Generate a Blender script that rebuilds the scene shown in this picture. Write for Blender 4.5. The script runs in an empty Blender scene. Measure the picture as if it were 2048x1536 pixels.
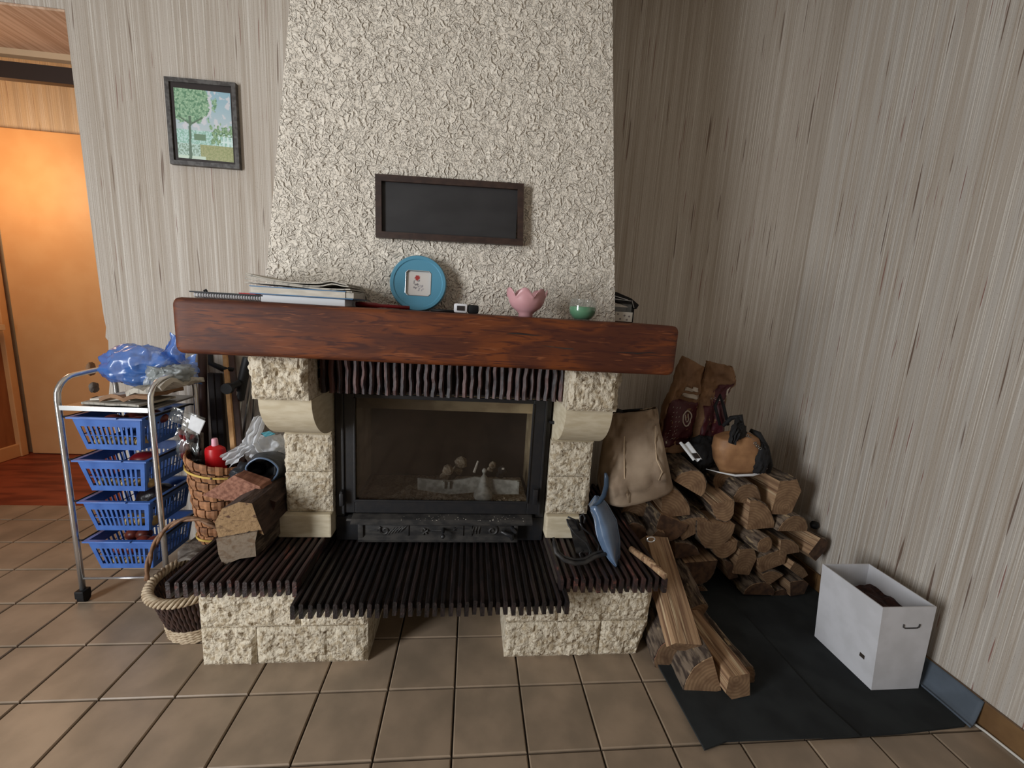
import bpy, bmesh, math, random
from mathutils import Vector, Matrix, noise
random.seed(7)
SC = bpy.context.scene
COL = SC.collection
PI = math.pi

# ------------------------------------------------------------------ camera
F_PX = 822.3
T = .21                                    # pitch of the floor tiles in metres
def cam_axes(y, p, r):
    cy, sy, cp, sp = math.cos(y), math.sin(y), math.cos(p), math.sin(p)
    F = Vector((sy*cp, cy*cp, -sp)); R0 = Vector((cy, -sy, 0)); D = F.cross(R0)
    R = R0*math.cos(r) + D*math.sin(r); Dn = -R0*math.sin(r) + D*math.cos(r)
    return R, Dn, F
CR, CD, CF = cam_axes(.1044, .1728, -.0597)
CP = Vector((.00657, -1.14374, 1.20263))
cd = bpy.data.cameras.new('camera'); cam = bpy.data.objects.new('camera', cd); COL.objects.link(cam)
cd.sensor_width = 36; cd.lens = F_PX/2048*36; cd.clip_start = .02
m = Matrix((CR, -CD, -CF)).transposed().to_4x4(); m.translation = CP
cam.matrix_world = m
SC.camera = cam

# ------------------------------------------------------------------ world, lights, exposure
SC.view_settings.view_transform = 'Standard'; SC.view_settings.look = 'None'
SC.view_settings.gamma = 1; SC.view_settings.use_curve_mapping = False
SC.view_settings.exposure = 0.0
w = bpy.data.worlds.new('world'); SC.world = w; w.use_nodes = True
w.node_tree.nodes['Background'].inputs[0].default_value = (1.0, .75, .50, 1)
w.node_tree.nodes['Background'].inputs[1].default_value = .08
def area(name, loc, target, sx, sy, power, col, spread=180):
    l = bpy.data.lights.new(name, 'AREA'); l.shape = 'RECTANGLE'; l.size = sx; l.size_y = sy
    l.energy = power; l.color = col; l.spread = math.radians(spread)
    o = bpy.data.objects.new(name, l); COL.objects.link(o); o.location = loc
    o.rotation_euler = (Vector(target)-Vector(loc)).to_track_quat('-Z', 'Y').to_euler()
    return o
area('window_light', (-2.55, -1.75, 1.16), (1.6, -.75, .95), .72, 1.95, 98, (.94, .97, 1.0))
def point(name, loc, r, power, col):
    l = bpy.data.lights.new(name, 'POINT'); l.energy = power; l.color = col; l.shadow_soft_size = r
    o = bpy.data.objects.new(name, l); COL.objects.link(o); o.location = loc
point('hall_lamp', (-2.84, 1.47, 1.85), .16, 14, (1.0, .70, .42))

# ------------------------------------------------------------------ helpers
def at(px, py, Y):
    """point of the plane y=Y seen at this place of the 2048x1536 photograph"""
    d = CR*((px-1024)/F_PX) + CD*((py-768)/F_PX) + CF
    return CP + d*((Y-CP.y)/d.y)
def atz(px, py, z=0.):
    d = CR*((px-1024)/F_PX) + CD*((py-768)/F_PX) + CF
    return CP + d*((z-CP.z)/d.z)
def mpp(p):                                # metres per pixel at a point
    return (Vector(p)-CP).dot(CF)/F_PX

class B:
    """collects geometry, world coordinates"""
    def __init__(s): s.v = []; s.f = []; s.m = []; s.c = None
    def add(s, vs, fs, mi=0):
        n = len(s.v); s.v += [Vector(x) for x in vs]
        s.f += [tuple(n+i for i in f) for f in fs]; s.m += [mi]*len(fs); return s
    def box(s, a, b, mi=0, bev=0., jit=0., mat=None):
        x0, y0, z0 = a; x1, y1, z1 = b
        if bev > 0:
            bm = bmesh.new(); bmesh.ops.create_cube(bm, size=1)
            for v in bm.verts: v.co = Vector(((x0+x1)/2+v.co.x*(x1-x0), (y0+y1)/2+v.co.y*(y1-y0), (z0+z1)/2+v.co.z*(z1-z0)))
            bmesh.ops.bevel(bm, geom=bm.edges[:]+bm.verts[:], offset=bev, segments=2, profile=.6, affect='EDGES')
            bm.verts.index_update()
            vs = [v.co.copy() for v in bm.verts]; fs = [tuple(v.index for v in f.verts) for f in bm.faces]; bm.free()
        else:
            vs = [Vector(p) for p in ((x0,y0,z0),(x1,y0,z0),(x1,y1,z0),(x0,y1,z0),(x0,y0,z1),(x1,y0,z1),(x1,y1,z1),(x0,y1,z1))]
            fs = [(0,3,2,1),(4,5,6,7),(0,1,5,4),(1,2,6,5),(2,3,7,6),(3,0,4,7)]
        if jit: vs = [v+Vector([random.uniform(-jit, jit) for _ in range(3)]) for v in vs]
        if mat: vs = [mat @ v for v in vs]
        return s.add(vs, fs, mi)
    def prism(s, poly, y0, y1, ax='y', mi=0):
        """poly: 2D points extruded along axis; (x,z) for y, (y,z) for x, (x,y) for z"""
        n = len(poly)
        mk = {'y': lambda p, t: (p[0], t, p[1]), 'x': lambda p, t: (t, p[0], p[1]), 'z': lambda p, t: (p[0], p[1], t)}[ax]
        vs = [mk(p, y0) for p in poly]+[mk(p, y1) for p in poly]
        fs = [tuple(range(n)), tuple(range(2*n-1, n-1, -1))]+[(i, i+n, (i+1) % n+n, (i+1) % n) for i in range(n)]
        return s.add(vs, fs, mi)
    def tube(s, pts, r, n=10, mi=0, closed=False, cap=True):
        pts = [Vector(p) for p in pts]; N = len(pts)
        rr = r if hasattr(r, '__len__') else [r]*N
        base = len(s.v); up = None
        for i, p in enumerate(pts):
            if closed: t = pts[(i+1) % N]-pts[i-1]
            else: t = pts[min(i+1, N-1)]-pts[max(i-1, 0)]
            if t.length < 1e-9: t = Vector((0, 0, 1))
            t.normalize()
            if up is None:
                up = Vector((0, 0, 1)) if abs(t.z) < .9 else Vector((0, 1, 0))
            a = t.cross(up)
            if a.length < 1e-6: a = t.cross(Vector((1, 0, 0)))
            a.normalize(); up = a.cross(t)
            for k in range(n):
                an = 2*PI*k/n
                s.v.append(p+(a*math.cos(an)+up*math.sin(an))*rr[i])
        for i in range(N if closed else N-1):
            j = (i+1) % N
            for k in range(n):
                s.f.append((base+i*n+k, base+i*n+(k+1) % n, base+j*n+(k+1) % n, base+j*n+k)); s.m.append(mi)
        if cap and not closed:
            s.f.append(tuple(base+k for k in range(n-1, -1, -1))); s.m.append(mi)
            s.f.append(tuple(base+(N-1)*n+k for k in range(n))); s.m.append(mi)
        return s
    def lathe(s, prof, c, n=32, mi=0, sx=1, sy=1, fn=None, mat=None):
        """prof: (r,z) list about a vertical axis at c"""
        vs = []
        for j, (r, z) in enumerate(prof):
            for k in range(n):
                a = 2*PI*k/n; q = 1 if fn is None else fn(a, j/(len(prof)-1))
                p = Vector((r*q*sx*math.cos(a), r*q*sy*math.sin(a), z))
                if mat: p = mat @ p
                vs.append(Vector(c)+p)
        fs = [(j*n+k, j*n+(k+1) % n, (j+1)*n+(k+1) % n, (j+1)*n+k) for j in range(len(prof)-1) for k in range(n)]
        return s.add(vs, fs, mi)
    def grid(s, fn, nu, nv, mi=0, wrap=False):
        vs = [fn(i/nu, j/nv) for j in range(nv+1) for i in range(nu+(0 if wrap else 1))]
        W = nu if wrap else nu+1
        fs = [(j*W+i, j*W+(i+1) % W, (j+1)*W+(i+1) % W, (j+1)*W+i) for j in range(nv) for i in range(nu)]
        return s.add(vs, fs, mi)
    def bounds(s):
        return [min(v[i] for v in s.v) for i in range(3)], [max(v[i] for v in s.v) for i in range(3)]

ORG = {}
def tag(o, label=None, cat=None, group=None, kind=None, category=None):
    cat = cat or category
    for k, v in (('label', label), ('category', cat), ('group', group), ('kind', kind)):
        if v: o[k] = v
    return o
def obj(name, b, mat, parent=None, org=None, smooth=False, sol=0., frame=None, sub=0, **kw):
    me = bpy.data.meshes.new(name)
    if frame is not None:                   # frame: 4x4 world matrix of the object; vertices are given in world space
        inv = frame.inverted(); vs = [inv @ v for v in b.v]
    else:
        if parent is not None: o0 = ORG[parent]
        elif org is None:
            lo, hi = b.bounds(); o0 = Vector(((lo[0]+hi[0])/2, (lo[1]+hi[1])/2, lo[2]))
        else: o0 = Vector(org)
        vs = [v-o0 for v in b.v]
    me.from_pydata([tuple(v) for v in vs], [], b.f)
    for mm in (mat if isinstance(mat, (list, tuple)) else [mat]): me.materials.append(mm)
    me.polygons.foreach_set('material_index', b.m)
    if b.c is not None:
        ca = me.color_attributes.new('paint', 'FLOAT_COLOR', 'POINT')
        ca.data.foreach_set('color', [x for c in b.c for x in (c[0], c[1], c[2], 1.)])
    bm = bmesh.new(); bm.from_mesh(me); bmesh.ops.recalc_face_normals(bm, faces=bm.faces)
    bm.to_mesh(me); bm.free()
    if smooth: me.polygons.foreach_set('use_smooth', [True]*len(me.polygons))
    me.update()
    o = bpy.data.objects.new(name, me); COL.objects.link(o)
    if frame is not None:
        o.matrix_world = frame; ORG[o] = frame.translation.copy(); 
        if parent is not None: o.parent = parent; o.matrix_parent_inverse = Matrix.Translation(-ORG[parent])
    elif parent is not None:
        o.parent = parent; ORG[o] = o0
    else:
        o.location = o0; ORG[o] = o0
    if sol:
        md = o.modifiers.new('thick', 'SOLIDIFY'); md.thickness = sol; md.offset = 0
    if sub:
        md = o.modifiers.new('sub', 'SUBSURF'); md.levels = md.render_levels = sub
    if smooth == 'auto':
        md = o.modifiers.new('es', 'EDGE_SPLIT'); md.split_angle = math.radians(38)
    tag(o, **kw)
    return o
def thing(name, label, cat, loc, group=None):
    o = bpy.data.objects.new(name, None); COL.objects.link(o); o.location = loc; o.empty_display_size = .05
    ORG[o] = Vector(loc); return tag(o, label, cat, group)

# ------------------------------------------------------------------ materials
def lin(c):
    return tuple((x/255/12.92 if x/255 <= .04045 else ((x/255+.055)/1.055)**2.4) for x in c)
MATS = {}
def mat(name, col, rough=.6, metal=0., c2=None, sc=(20, 20, 20), lo=.35, hi=.65, det=4, bump=0., bsc=None, bdist=.002,
        c3=None, sc3=(5, 5, 5), lo3=.55, hi3=.7, rnd=0., spec=.5, trans=0., alpha=1., sheen=0., dist=0., coat=0., btype='noise'):
    if name in MATS: return MATS[name]
    M = bpy.data.materials.new(name); M.use_nodes = True; nt = M.node_tree; N = nt.nodes; L = nt.links
    p = N['Principled BSDF']; tc = N.new('ShaderNodeTexCoord')
    def nz(scale, det=4, d=0.):
        mp = N.new('ShaderNodeMapping'); mp.inputs['Scale'].default_value = scale; L.new(tc.outputs['Object'], mp.inputs[0])
        t = N.new('ShaderNodeTexNoise'); t.inputs['Scale'].default_value = 1; t.inputs['Detail'].default_value = det
        t.inputs['Distortion'].default_value = d
        L.new(mp.outputs[0], t.inputs['Vector']); return t.outputs['Fac']
    def ramp(fac, lo, hi, a, b):
        r = N.new('ShaderNodeMapRange'); r.interpolation_type = 'SMOOTHSTEP'
        r.inputs[1].default_value = lo; r.inputs[2].default_value = hi
        L.new(fac, r.inputs[0]); mx = N.new('ShaderNodeMix'); mx.data_type = 'RGBA'
        L.new(r.outputs[0], mx.inputs[0])
        for sck, v in ((6, a), (7, b)):
            if isinstance(v, tuple): mx.inputs[sck].default_value = (*v, 1)
            else: L.new(v, mx.inputs[sck])
        return mx.outputs[2]
    cur = lin(col)
    if c2: cur = ramp(nz(sc, det, dist), lo, hi, cur, lin(c2))
    if c3: cur = ramp(nz(sc3, 3), lo3, hi3, cur, lin(c3))
    if rnd:
        oi = N.new('ShaderNodeObjectInfo'); r = N.new('ShaderNodeMapRange'); r.inputs[3].default_value = 1-rnd; r.inputs[4].default_value = 1+rnd
        L.new(oi.outputs['Random'], r.inputs[0]); mx = N.new('ShaderNodeMix'); mx.data_type = 'RGBA'; mx.blend_type = 'MULTIPLY'; mx.inputs[0].default_value = 1
        if isinstance(cur, tuple): mx.inputs[6].default_value = (*cur, 1)
        else: L.new(cur, mx.inputs[6])
        L.new(r.outputs[0], mx.inputs[7]); cur = mx.outputs[2]
    if isinstance(cur, tuple): p.inputs['Base Color'].default_value = (*cur, 1)
    else: L.new(cur, p.inputs['Base Color'])
    p.inputs['Roughness'].default_value = rough; p.inputs['Metallic'].default_value = metal
    p.inputs['Specular IOR Level'].default_value = spec
    if trans: p.inputs['Transmission Weight'].default_value = trans
    if alpha < 1: p.inputs['Alpha'].default_value = alpha
    if coat: p.inputs['Coat Weight'].default_value = coat; p.inputs['Coat Roughness'].default_value = .15
    if bump:
        bp = N.new('ShaderNodeBump'); bp.inputs['Strength'].default_value = bump; bp.inputs['Distance'].default_value = bdist
        L.new(nz(bsc or sc, det), bp.inputs['Height']); L.new(bp.outputs[0], p.inputs['Normal'])
    MATS[name] = M; return M

m_tile = mat('tile_glaze', (160, 140, 119), .36, c2=(136, 120, 102), sc=(7, 7, 7), lo=.3, hi=.7, rnd=.06, bump=.35, bsc=(60, 60, 60), bdist=.0006, spec=.45)
m_grout = mat('grout', (52, 42, 34), .9, bump=.3, bsc=(300, 300, 300))
m_clay = mat('brown_clay', (66, 45, 42), .46, c2=(42, 34, 34), sc=(60, 9, 40), lo=.35, hi=.6, c3=(105, 64, 56), sc3=(40, 12, 60), lo3=.6, hi3=.7, rnd=.35, bump=.8, bsc=(150, 20, 150), bdist=.003, spec=.6)
m_clay3 = mat('lintel_clay', (84, 58, 54), .5, c2=(44, 36, 38), sc=(90, 30, 12), lo=.4, hi=.6, rnd=.4, bump=.8, bsc=(150, 150, 30), bdist=.003, spec=.4)
m_clay2 = mat('sooty_clay', (46, 36, 35), .42, c2=(28, 25, 26), sc=(60, 9, 40), lo=.35, hi=.6, rnd=.35, bump=.8, bsc=(150, 20, 150), bdist=.003, spec=.5)
m_iron = mat('black_iron', (32, 33, 36), .42, c2=(38, 37, 38), sc=(40, 40, 40), bump=.3, bsc=(200, 200, 200), bdist=.001)
m_irondull = mat('dull_iron', (34, 33, 33), .6, c2=(58, 55, 52), sc=(25, 25, 60), bump=.3, bsc=(200, 200, 200), bdist=.001)
m_limes = mat('smooth_limestone', (212, 200, 174), .8, c2=(197, 183, 154), sc=(15, 15, 60), bump=.25, bsc=(120, 120, 120), bdist=.001, rnd=.05)
m_rock = mat('split_limestone', (214, 203, 182), .9, spec=.2, c2=(176, 160, 134), sc=(60, 60, 60), lo=.42, hi=.66, det=6, c3=(124, 106, 84), sc3=(80, 80, 80), lo3=.56, hi3=.72, rnd=.05, bump=1., bsc=(110, 110, 110), bdist=.007)
m_chrome = mat('chrome', (225, 225, 225), .2, .85)
m_steel = mat('dull_steel', (150, 150, 148), .35, 1.0)
m_blue = mat('blue_plastic', (72, 114, 188), .35, c2=(60, 100, 172), sc=(20, 20, 20))
m_blue2 = mat('blue_tin', (86, 146, 172), .38, spec=.5)
m_black = mat('black_plastic', (20, 20, 22), .55, spec=.3, bump=.1, bsc=(100, 100, 100))
m_rubber = mat('black_rubber', (30, 33, 38), .5, c2=(48, 52, 58), sc=(20, 20, 20), bump=.5, bsc=(60, 60, 60), bdist=.004)
m_white = mat('white_plastic', (225, 225, 228), .4)
m_paper = mat('paper', (214, 207, 194), .8, c2=(196, 188, 174), sc=(20, 20, 120), rnd=.05)
m_bluepaper = mat('blue_cover', (70, 112, 150), .5)
m_news = mat('newsprint', (186, 180, 168), .8, c2=(140, 136, 128), sc=(90, 30, 30), lo=.5, hi=.7)
m_card = mat('white_carton', (216, 216, 220), .75, c2=(205, 205, 208), sc=(12, 12, 12), bump=.08, bsc=(250, 250, 250), bdist=.0005)
m_red = mat('red_plastic', (190, 22, 28), .35)
m_darkred = mat('dark_red', (120, 18, 24), .4)
m_pinkcap = mat('pink_cap', (235, 170, 185), .4)
m_jute = mat('jute_cloth', (166, 146, 124), .92, c2=(140, 120, 100), sc=(6, 6, 6), bump=.5, bsc=(420, 420, 420), bdist=.001)
m_jutelight = mat('jute_seam', (196, 172, 142), .9)
m_kraft = mat('kraft_paper', (150, 114, 82), .75, c2=(122, 90, 64), sc=(9, 9, 9), bump=.7, bsc=(28, 28, 28), bdist=.006)
m_maroon = mat('maroon_print', (78, 26, 34), .55)
m_offwhite = mat('off_white_print', (200, 190, 178), .7)
m_leather = mat('tan_leather', (172, 128, 88), .6, c2=(145, 104, 70), sc=(12, 12, 12), bump=.3, bsc=(30, 30, 30), bdist=.004)
m_blackcloth = mat('black_cloth', (16, 15, 17), .8, bump=.5, bsc=(150, 150, 150), bdist=.002)
m_mat1 = mat('grey_foam_mat', (50, 53, 54), .95, spec=.15, c2=(42, 44, 45), sc=(8, 8, 8), bump=.2, bsc=(200, 200, 200), bdist=.0006)
m_mat2 = mat('blue_grey_foam', (88, 98, 110), .8, c2=(76, 85, 95), sc=(9, 9, 9))
m_skirt = mat('skirting_tile', (128, 98, 64), .4, c2=(108, 80, 52), sc=(10, 10, 10))
m_orange = mat('beige_door_paint', (230, 182, 128), .5, c2=(225, 174, 120), sc=(6, 6, 6), bump=.1, bsc=(60, 60, 60))
m_cab = mat('brown_door_wood', (168, 108, 66), .5, c2=(140, 84, 50), sc=(14, 14, 2))
m_redfloor = mat('red_brown_floor', (150, 72, 46), .5, c2=(112, 46, 28), sc=(3, 16, 5), lo=.4, hi=.65)
m_wicklight = mat('peeled_willow', (200, 182, 154), .65, c2=(166, 144, 116), sc=(60, 60, 60), rnd=.08)
m_wickdark = mat('brown_willow', (72, 50, 42), .6, c2=(50, 34, 30), sc=(60, 60, 60))
m_handle = mat('aged_willow', (140, 104, 76), .6, c2=(112, 82, 60), sc=(60, 60, 60))
m_chip = mat('bark_strip', (172, 122, 84), .75, c2=(120, 80, 54), sc=(14, 14, 30), lo=.4, hi=.7, rnd=.12, bump=.4, bsc=(40, 40, 90))
m_band = mat('yellow_band', (214, 182, 96), .6)
m_pine = mat('pine_board', (204, 160, 108), .6, c2=(186, 138, 88), sc=(40, 40, 3))
m_brownwood = mat('dark_red_wood', (66, 38, 30), .55, c2=(48, 28, 22), sc=(30, 30, 4))
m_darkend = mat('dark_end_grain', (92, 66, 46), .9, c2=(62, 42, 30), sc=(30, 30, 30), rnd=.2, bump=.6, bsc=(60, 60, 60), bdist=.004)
m_bark = mat('bark', (118, 102, 86), .95, c2=(60, 48, 40), sc=(60, 60, 14), lo=.4, hi=.6, c3=(168, 146, 114), sc3=(45, 45, 14), lo3=.58, hi3=.7, rnd=.2, bump=1., bsc=(80, 80, 24), bdist=.006)
m_split = mat('split_wood', (164, 132, 100), .85, c2=(108, 78, 56), sc=(70, 70, 3), lo=.42, hi=.66, c3=(190, 166, 132), sc3=(90, 90, 4), lo3=.55, hi3=.7, rnd=.14, bump=.9, bsc=(110, 110, 4), bdist=.004)
m_pinksplit = mat('reddish_split_wood', (160, 112, 90), .8, c2=(120, 76, 58), sc=(70, 70, 3), rnd=.1, bump=.6, bsc=(110, 110, 4), bdist=.004)
m_ash = mat('ash', (186, 174, 152), .95, c2=(136, 116, 92), sc=(90, 90, 90), rnd=.1, bump=1., bsc=(160, 160, 160), bdist=.004)
m_char = mat('charcoal', (34, 30, 28), .9)
m_fire = mat('fire_brick', (206, 186, 148), .9, c2=(160, 140, 108), sc=(9, 9, 9))
m_soot = mat('sooty_lining', (36, 30, 28), .95, c2=(58, 46, 40), sc=(6, 6, 6))
m_silver = mat('ash_grey_iron', (176, 174, 164), .7, c2=(140, 138, 128), sc=(50, 50, 50))
m_soil = mat('dark_brown_filling', (62, 34, 26), .9, c2=(40, 22, 18), sc=(60, 60, 60), bump=1., bsc=(80, 80, 80), bdist=.004)
m_frame1 = mat('grey_wood_frame', (92, 90, 88), .5, c2=(60, 56, 54), sc=(60, 60, 60))
m_frame2 = mat('dark_mount', (38, 28, 25), .6)
m_boardframe = mat('dark_brown_frame', (62, 44, 36), .5, c2=(48, 33, 28), sc=(30, 4, 60))
m_slate = mat('blackboard', (42, 41, 42), .5, c2=(50, 49, 50), sc=(6, 6, 14))
m_pink = mat('pink_frosted_glass', (216, 164, 168), .35, trans=.15)
m_green = mat('green_wax', (64, 132, 88), .4)
m_veg = mat('onion_skin', (134, 62, 48), .4, c2=(98, 36, 34), sc=(30, 30, 30), rnd=.25)
m_potato = mat('potato_skin', (176, 152, 100), .7, c2=(150, 124, 78), sc=(30, 30, 30), rnd=.15)
m_shallot = mat('black_bag', (34, 28, 30), .35, bump=.6, bsc=(50, 50, 50), bdist=.006)
m_pan = mat('slate_blue_enamel', (96, 116, 142), .25, c2=(84, 104, 130), sc=(12, 12, 12), coat=.5)
m_teal = mat('teal_print', (46, 124, 136), .5)
m_slab = mat('grey_plaster', (120, 112, 104), .9, c2=(84, 76, 70), sc=(20, 20, 20), bump=.8, bsc=(50, 50, 50), bdist=.006)
m_soffit = mat('tan_fabric_soffit', (222, 190, 164), .85, c2=(194, 158, 130), sc=(70, 3, 70))
m_ceil = mat('ceiling_paint', (196, 190, 180), .9, c2=(190, 184, 174), sc=(4, 4, 4))
m_railm = mat('dark_rail', (52, 42, 38), .5)
m_trimlight = mat('pale_trim', (222, 196, 160), .6)
m_cable = mat('white_cable', (212, 208, 200), .4)
m_label = mat('white_label', (222, 224, 226), .5)

def thin_mat(name, col, fac, rough=.15, gl=.25, bump=.0, bs=30):
    """thin film or pane: part see-through, part coloured, part mirror"""
    M = bpy.data.materials.new(name); M.use_nodes = True; nt = M.node_tree; N = nt.nodes; L = nt.links
    for n in list(N):
        if n.type != 'OUTPUT_MATERIAL': N.remove(n)
    out = [n for n in N if n.type == 'OUTPUT_MATERIAL'][0]
    tr = N.new('ShaderNodeBsdfTransparent'); di = N.new('ShaderNodeBsdfDiffuse'); g = N.new('ShaderNodeBsdfGlossy')
    tl = N.new('ShaderNodeBsdfTranslucent'); md = N.new('ShaderNodeMixShader'); md.inputs[0].default_value = .35
    di.inputs[0].default_value = (*lin(col), 1); tl.inputs[0].default_value = (*lin(col), 1); g.inputs['Roughness'].default_value = rough
    L.new(di.outputs[0], md.inputs[1]); L.new(tl.outputs[0], md.inputs[2])
    a = N.new('ShaderNodeMixShader'); a.inputs[0].default_value = fac
    L.new(tr.outputs[0], a.inputs[1]); L.new(md.outputs[0], a.inputs[2])
    b = N.new('ShaderNodeMixShader'); fr = N.new('ShaderNodeLayerWeight'); pw = N.new('ShaderNodeMath'); pw.operation = 'POWER'; pw.inputs[1].default_value = 4.
    L.new(fr.outputs['Facing'], pw.inputs[0]); ml = N.new('ShaderNodeMath'); ml.operation = 'MULTIPLY_ADD'; ml.inputs[1].default_value = .6; ml.inputs[2].default_value = gl*.22
    L.new(pw.outputs[0], ml.inputs[0]); L.new(ml.outputs[0], b.inputs[0]); L.new(a.outputs[0], b.inputs[1]); L.new(g.outputs[0], b.inputs[2])
    L.new(b.outputs[0], out.inputs[0])
    if bump:
        tc = N.new('ShaderNodeTexCoord'); t = N.new('ShaderNodeTexNoise'); t.inputs['Scale'].default_value = bs; t.inputs['Detail'].default_value = 3
        bp = N.new('ShaderNodeBump'); bp.inputs['Strength'].default_value = bump; bp.inputs['Distance'].default_value = .01
        L.new(tc.outputs['Object'], t.inputs['Vector']); L.new(t.outputs[0], bp.inputs['Height'])
        for x in (di, g, tl): L.new(bp.outputs[0], x.inputs['Normal'])
    return M
m_bluebag = thin_mat('blue_film', (90, 150, 240), .6, .2, .25, .15, 14)
m_whitebag = thin_mat('white_film', (240, 243, 247), .85, .3, .1, .3, 20)
m_greybag = thin_mat('grey_white_film', (176, 182, 180), .75, .3, .2, .5, 25)
m_clear = thin_mat('clear_film', (190, 200, 200), .18, .08, .5, .6, 30)
m_glass = thin_mat('clear_glass', (225, 232, 228), .06, .03, .18)

def sooty_glass():
    """stove pane: brown soot film, heavy on the left and top, wiped clear at lower right"""
    M = thin_mat('sooty_pane', (46, 36, 30), .3, .06, .2); nt = M.node_tree; N = nt.nodes; L = nt.links
    mix = [n for n in N if n.type == 'MIX_SHADER' and abs(n.inputs[0].default_value-.3) < 1e-3][0]
    tc = N.new('ShaderNodeTexCoord'); sp = N.new('ShaderNodeSeparateXYZ'); L.new(tc.outputs['Generated'], sp.inputs[0])
    t = N.new('ShaderNodeTexNoise'); t.inputs['Scale'].default_value = 2.6; t.inputs['Detail'].default_value = 3; L.new(tc.outputs['Generated'], t.inputs['Vector'])
    def mth(op, a, b):
        n = N.new('ShaderNodeMath'); n.operation = op
        for i, v in enumerate((a, b)):
            if isinstance(v, float): n.inputs[i].default_value = v
            else: L.new(v, n.inputs[i])
        return n.outputs[0]
    s = mth('ADD', mth('MULTIPLY', sp.outputs[0], -.45), mth('MULTIPLY', t.outputs[0], .5))
    s = mth('ADD', s, .22); cl = N.new('ShaderNodeClamp'); cl.inputs[1].default_value = .02; cl.inputs[2].default_value = .4
    L.new(s, cl.inputs[0]); L.new(cl.outputs[0], mix.inputs[0]); return M
m_pane = sooty_glass()

def paint_mat(name, rough=.5):
    M = bpy.data.materials.new(name); M.use_nodes = True; nt = M.node_tree
    a = nt.nodes.new('ShaderNodeAttribute'); a.attribute_name = 'paint'
    nt.links.new(a.outputs['Color'], nt.nodes['Principled BSDF'].inputs['Base Color']); nt.nodes['Principled BSDF'].inputs['Roughness'].default_value = rough
    return M
m_print = paint_mat('printed_picture', .35)

def wallpaper(name, ax, base=(197, 188, 177), seed=0., k=1.):
    """slubby vertical-thread wallpaper: pale cords, tan stripes, sparse dark brown slubs"""
    M = bpy.data.materials.new(name); M.use_nodes = True; nt = M.node_tree; N = nt.nodes; L = nt.links
    p = N['Principled BSDF']; p.inputs['Roughness'].default_value = .9
    tc = N.new('ShaderNodeTexCoord'); sp = N.new('ShaderNodeSeparateXYZ'); L.new(tc.outputs['Object'], sp.inputs[0])
    def coord(kx, kz, off):
        c = N.new('ShaderNodeCombineXYZ')
        for i, (src, k) in enumerate(((sp.outputs[ax], kx), (sp.outputs[2], kz))):
            mm = N.new('ShaderNodeMath'); mm.operation = 'MULTIPLY_ADD'; mm.inputs[1].default_value = k; mm.inputs[2].default_value = off+seed
            L.new(src, mm.inputs[0]); L.new(mm.outputs[0], c.inputs[i])
        return c.outputs[0]
    def nz(kx, kz, off, det=2.):
        t = N.new('ShaderNodeTexNoise'); t.noise_dimensions = '2D'; t.inputs['Scale'].default_value = 1; t.inputs['Detail'].default_value = det
        L.new(coord(kx, kz, off), t.inputs['Vector']); return t.outputs['Fac']
    def step(f, lo, hi):
        r = N.new('ShaderNodeMapRange'); r.interpolation_type = 'SMOOTHSTEP'; r.inputs[1].default_value = lo; r.inputs[2].default_value = hi
        L.new(f, r.inputs[0]); return r.outputs[0]
    def mix(f, a, b, k_=1.):
        mm = N.new('ShaderNodeMath'); mm.operation = 'MULTIPLY'; mm.inputs[1].default_value = k_; L.new(f, mm.inputs[0])
        mx = N.new('ShaderNodeMix'); mx.data_type = 'RGBA'; L.new(mm.outputs[0], mx.inputs[0])
        for sck, v in ((6, a), (7, b)):
            if isinstance(v, tuple): mx.inputs[sck].default_value = (*v, 1)
            else: L.new(v, mx.inputs[sck])
        return mx.outputs[2]
    c = mix(step(nz(42, .3, 3.), .35, .65), lin(base), lin((176, 164, 150)), .75*k)
    c = mix(step(nz(165, .9, 11.), .5, .75), c, lin((158, 142, 124)), .6*k)
    c = mix(step(nz(270, 1.1, 27.), .52, .74), c, lin((226, 221, 212)), .7)
    c = mix(step(nz(60, 2.1, 41., 1.), .745+(1-k)*.03, .80), c, lin((96, 70, 54)), .85*k)
    c = mix(step(nz(110, 3.2, 83., 1.), .76+(1-k)*.02, .81), c, lin((128, 78, 68)), .8*k)
    c = mix(step(nz(260, 260, 55., 1.), .68, .77), c, lin((140, 122, 104)), .5)
    L.new(c, p.inputs['Base Color'])
    bp = N.new('ShaderNodeBump'); bp.inputs['Strength'].default_value = .55; bp.inputs['Distance'].default_value = .0022
    L.new(nz(190, 2.5, 7., 2.), bp.inputs['Height']); L.new(bp.outputs[0], p.inputs['Normal'])
    return M
m_wallb = wallpaper('slub_wallpaper_back', 0, k=.85)
m_wallr = wallpaper('slub_wallpaper_right', 1, (186, 179, 170), 5., 1.0)  # same paper as the back wall, base darkened for the weaker light here
m_wallh = wallpaper('slub_wallpaper_hall', 0, (206, 190, 165), 9., .6)

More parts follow.
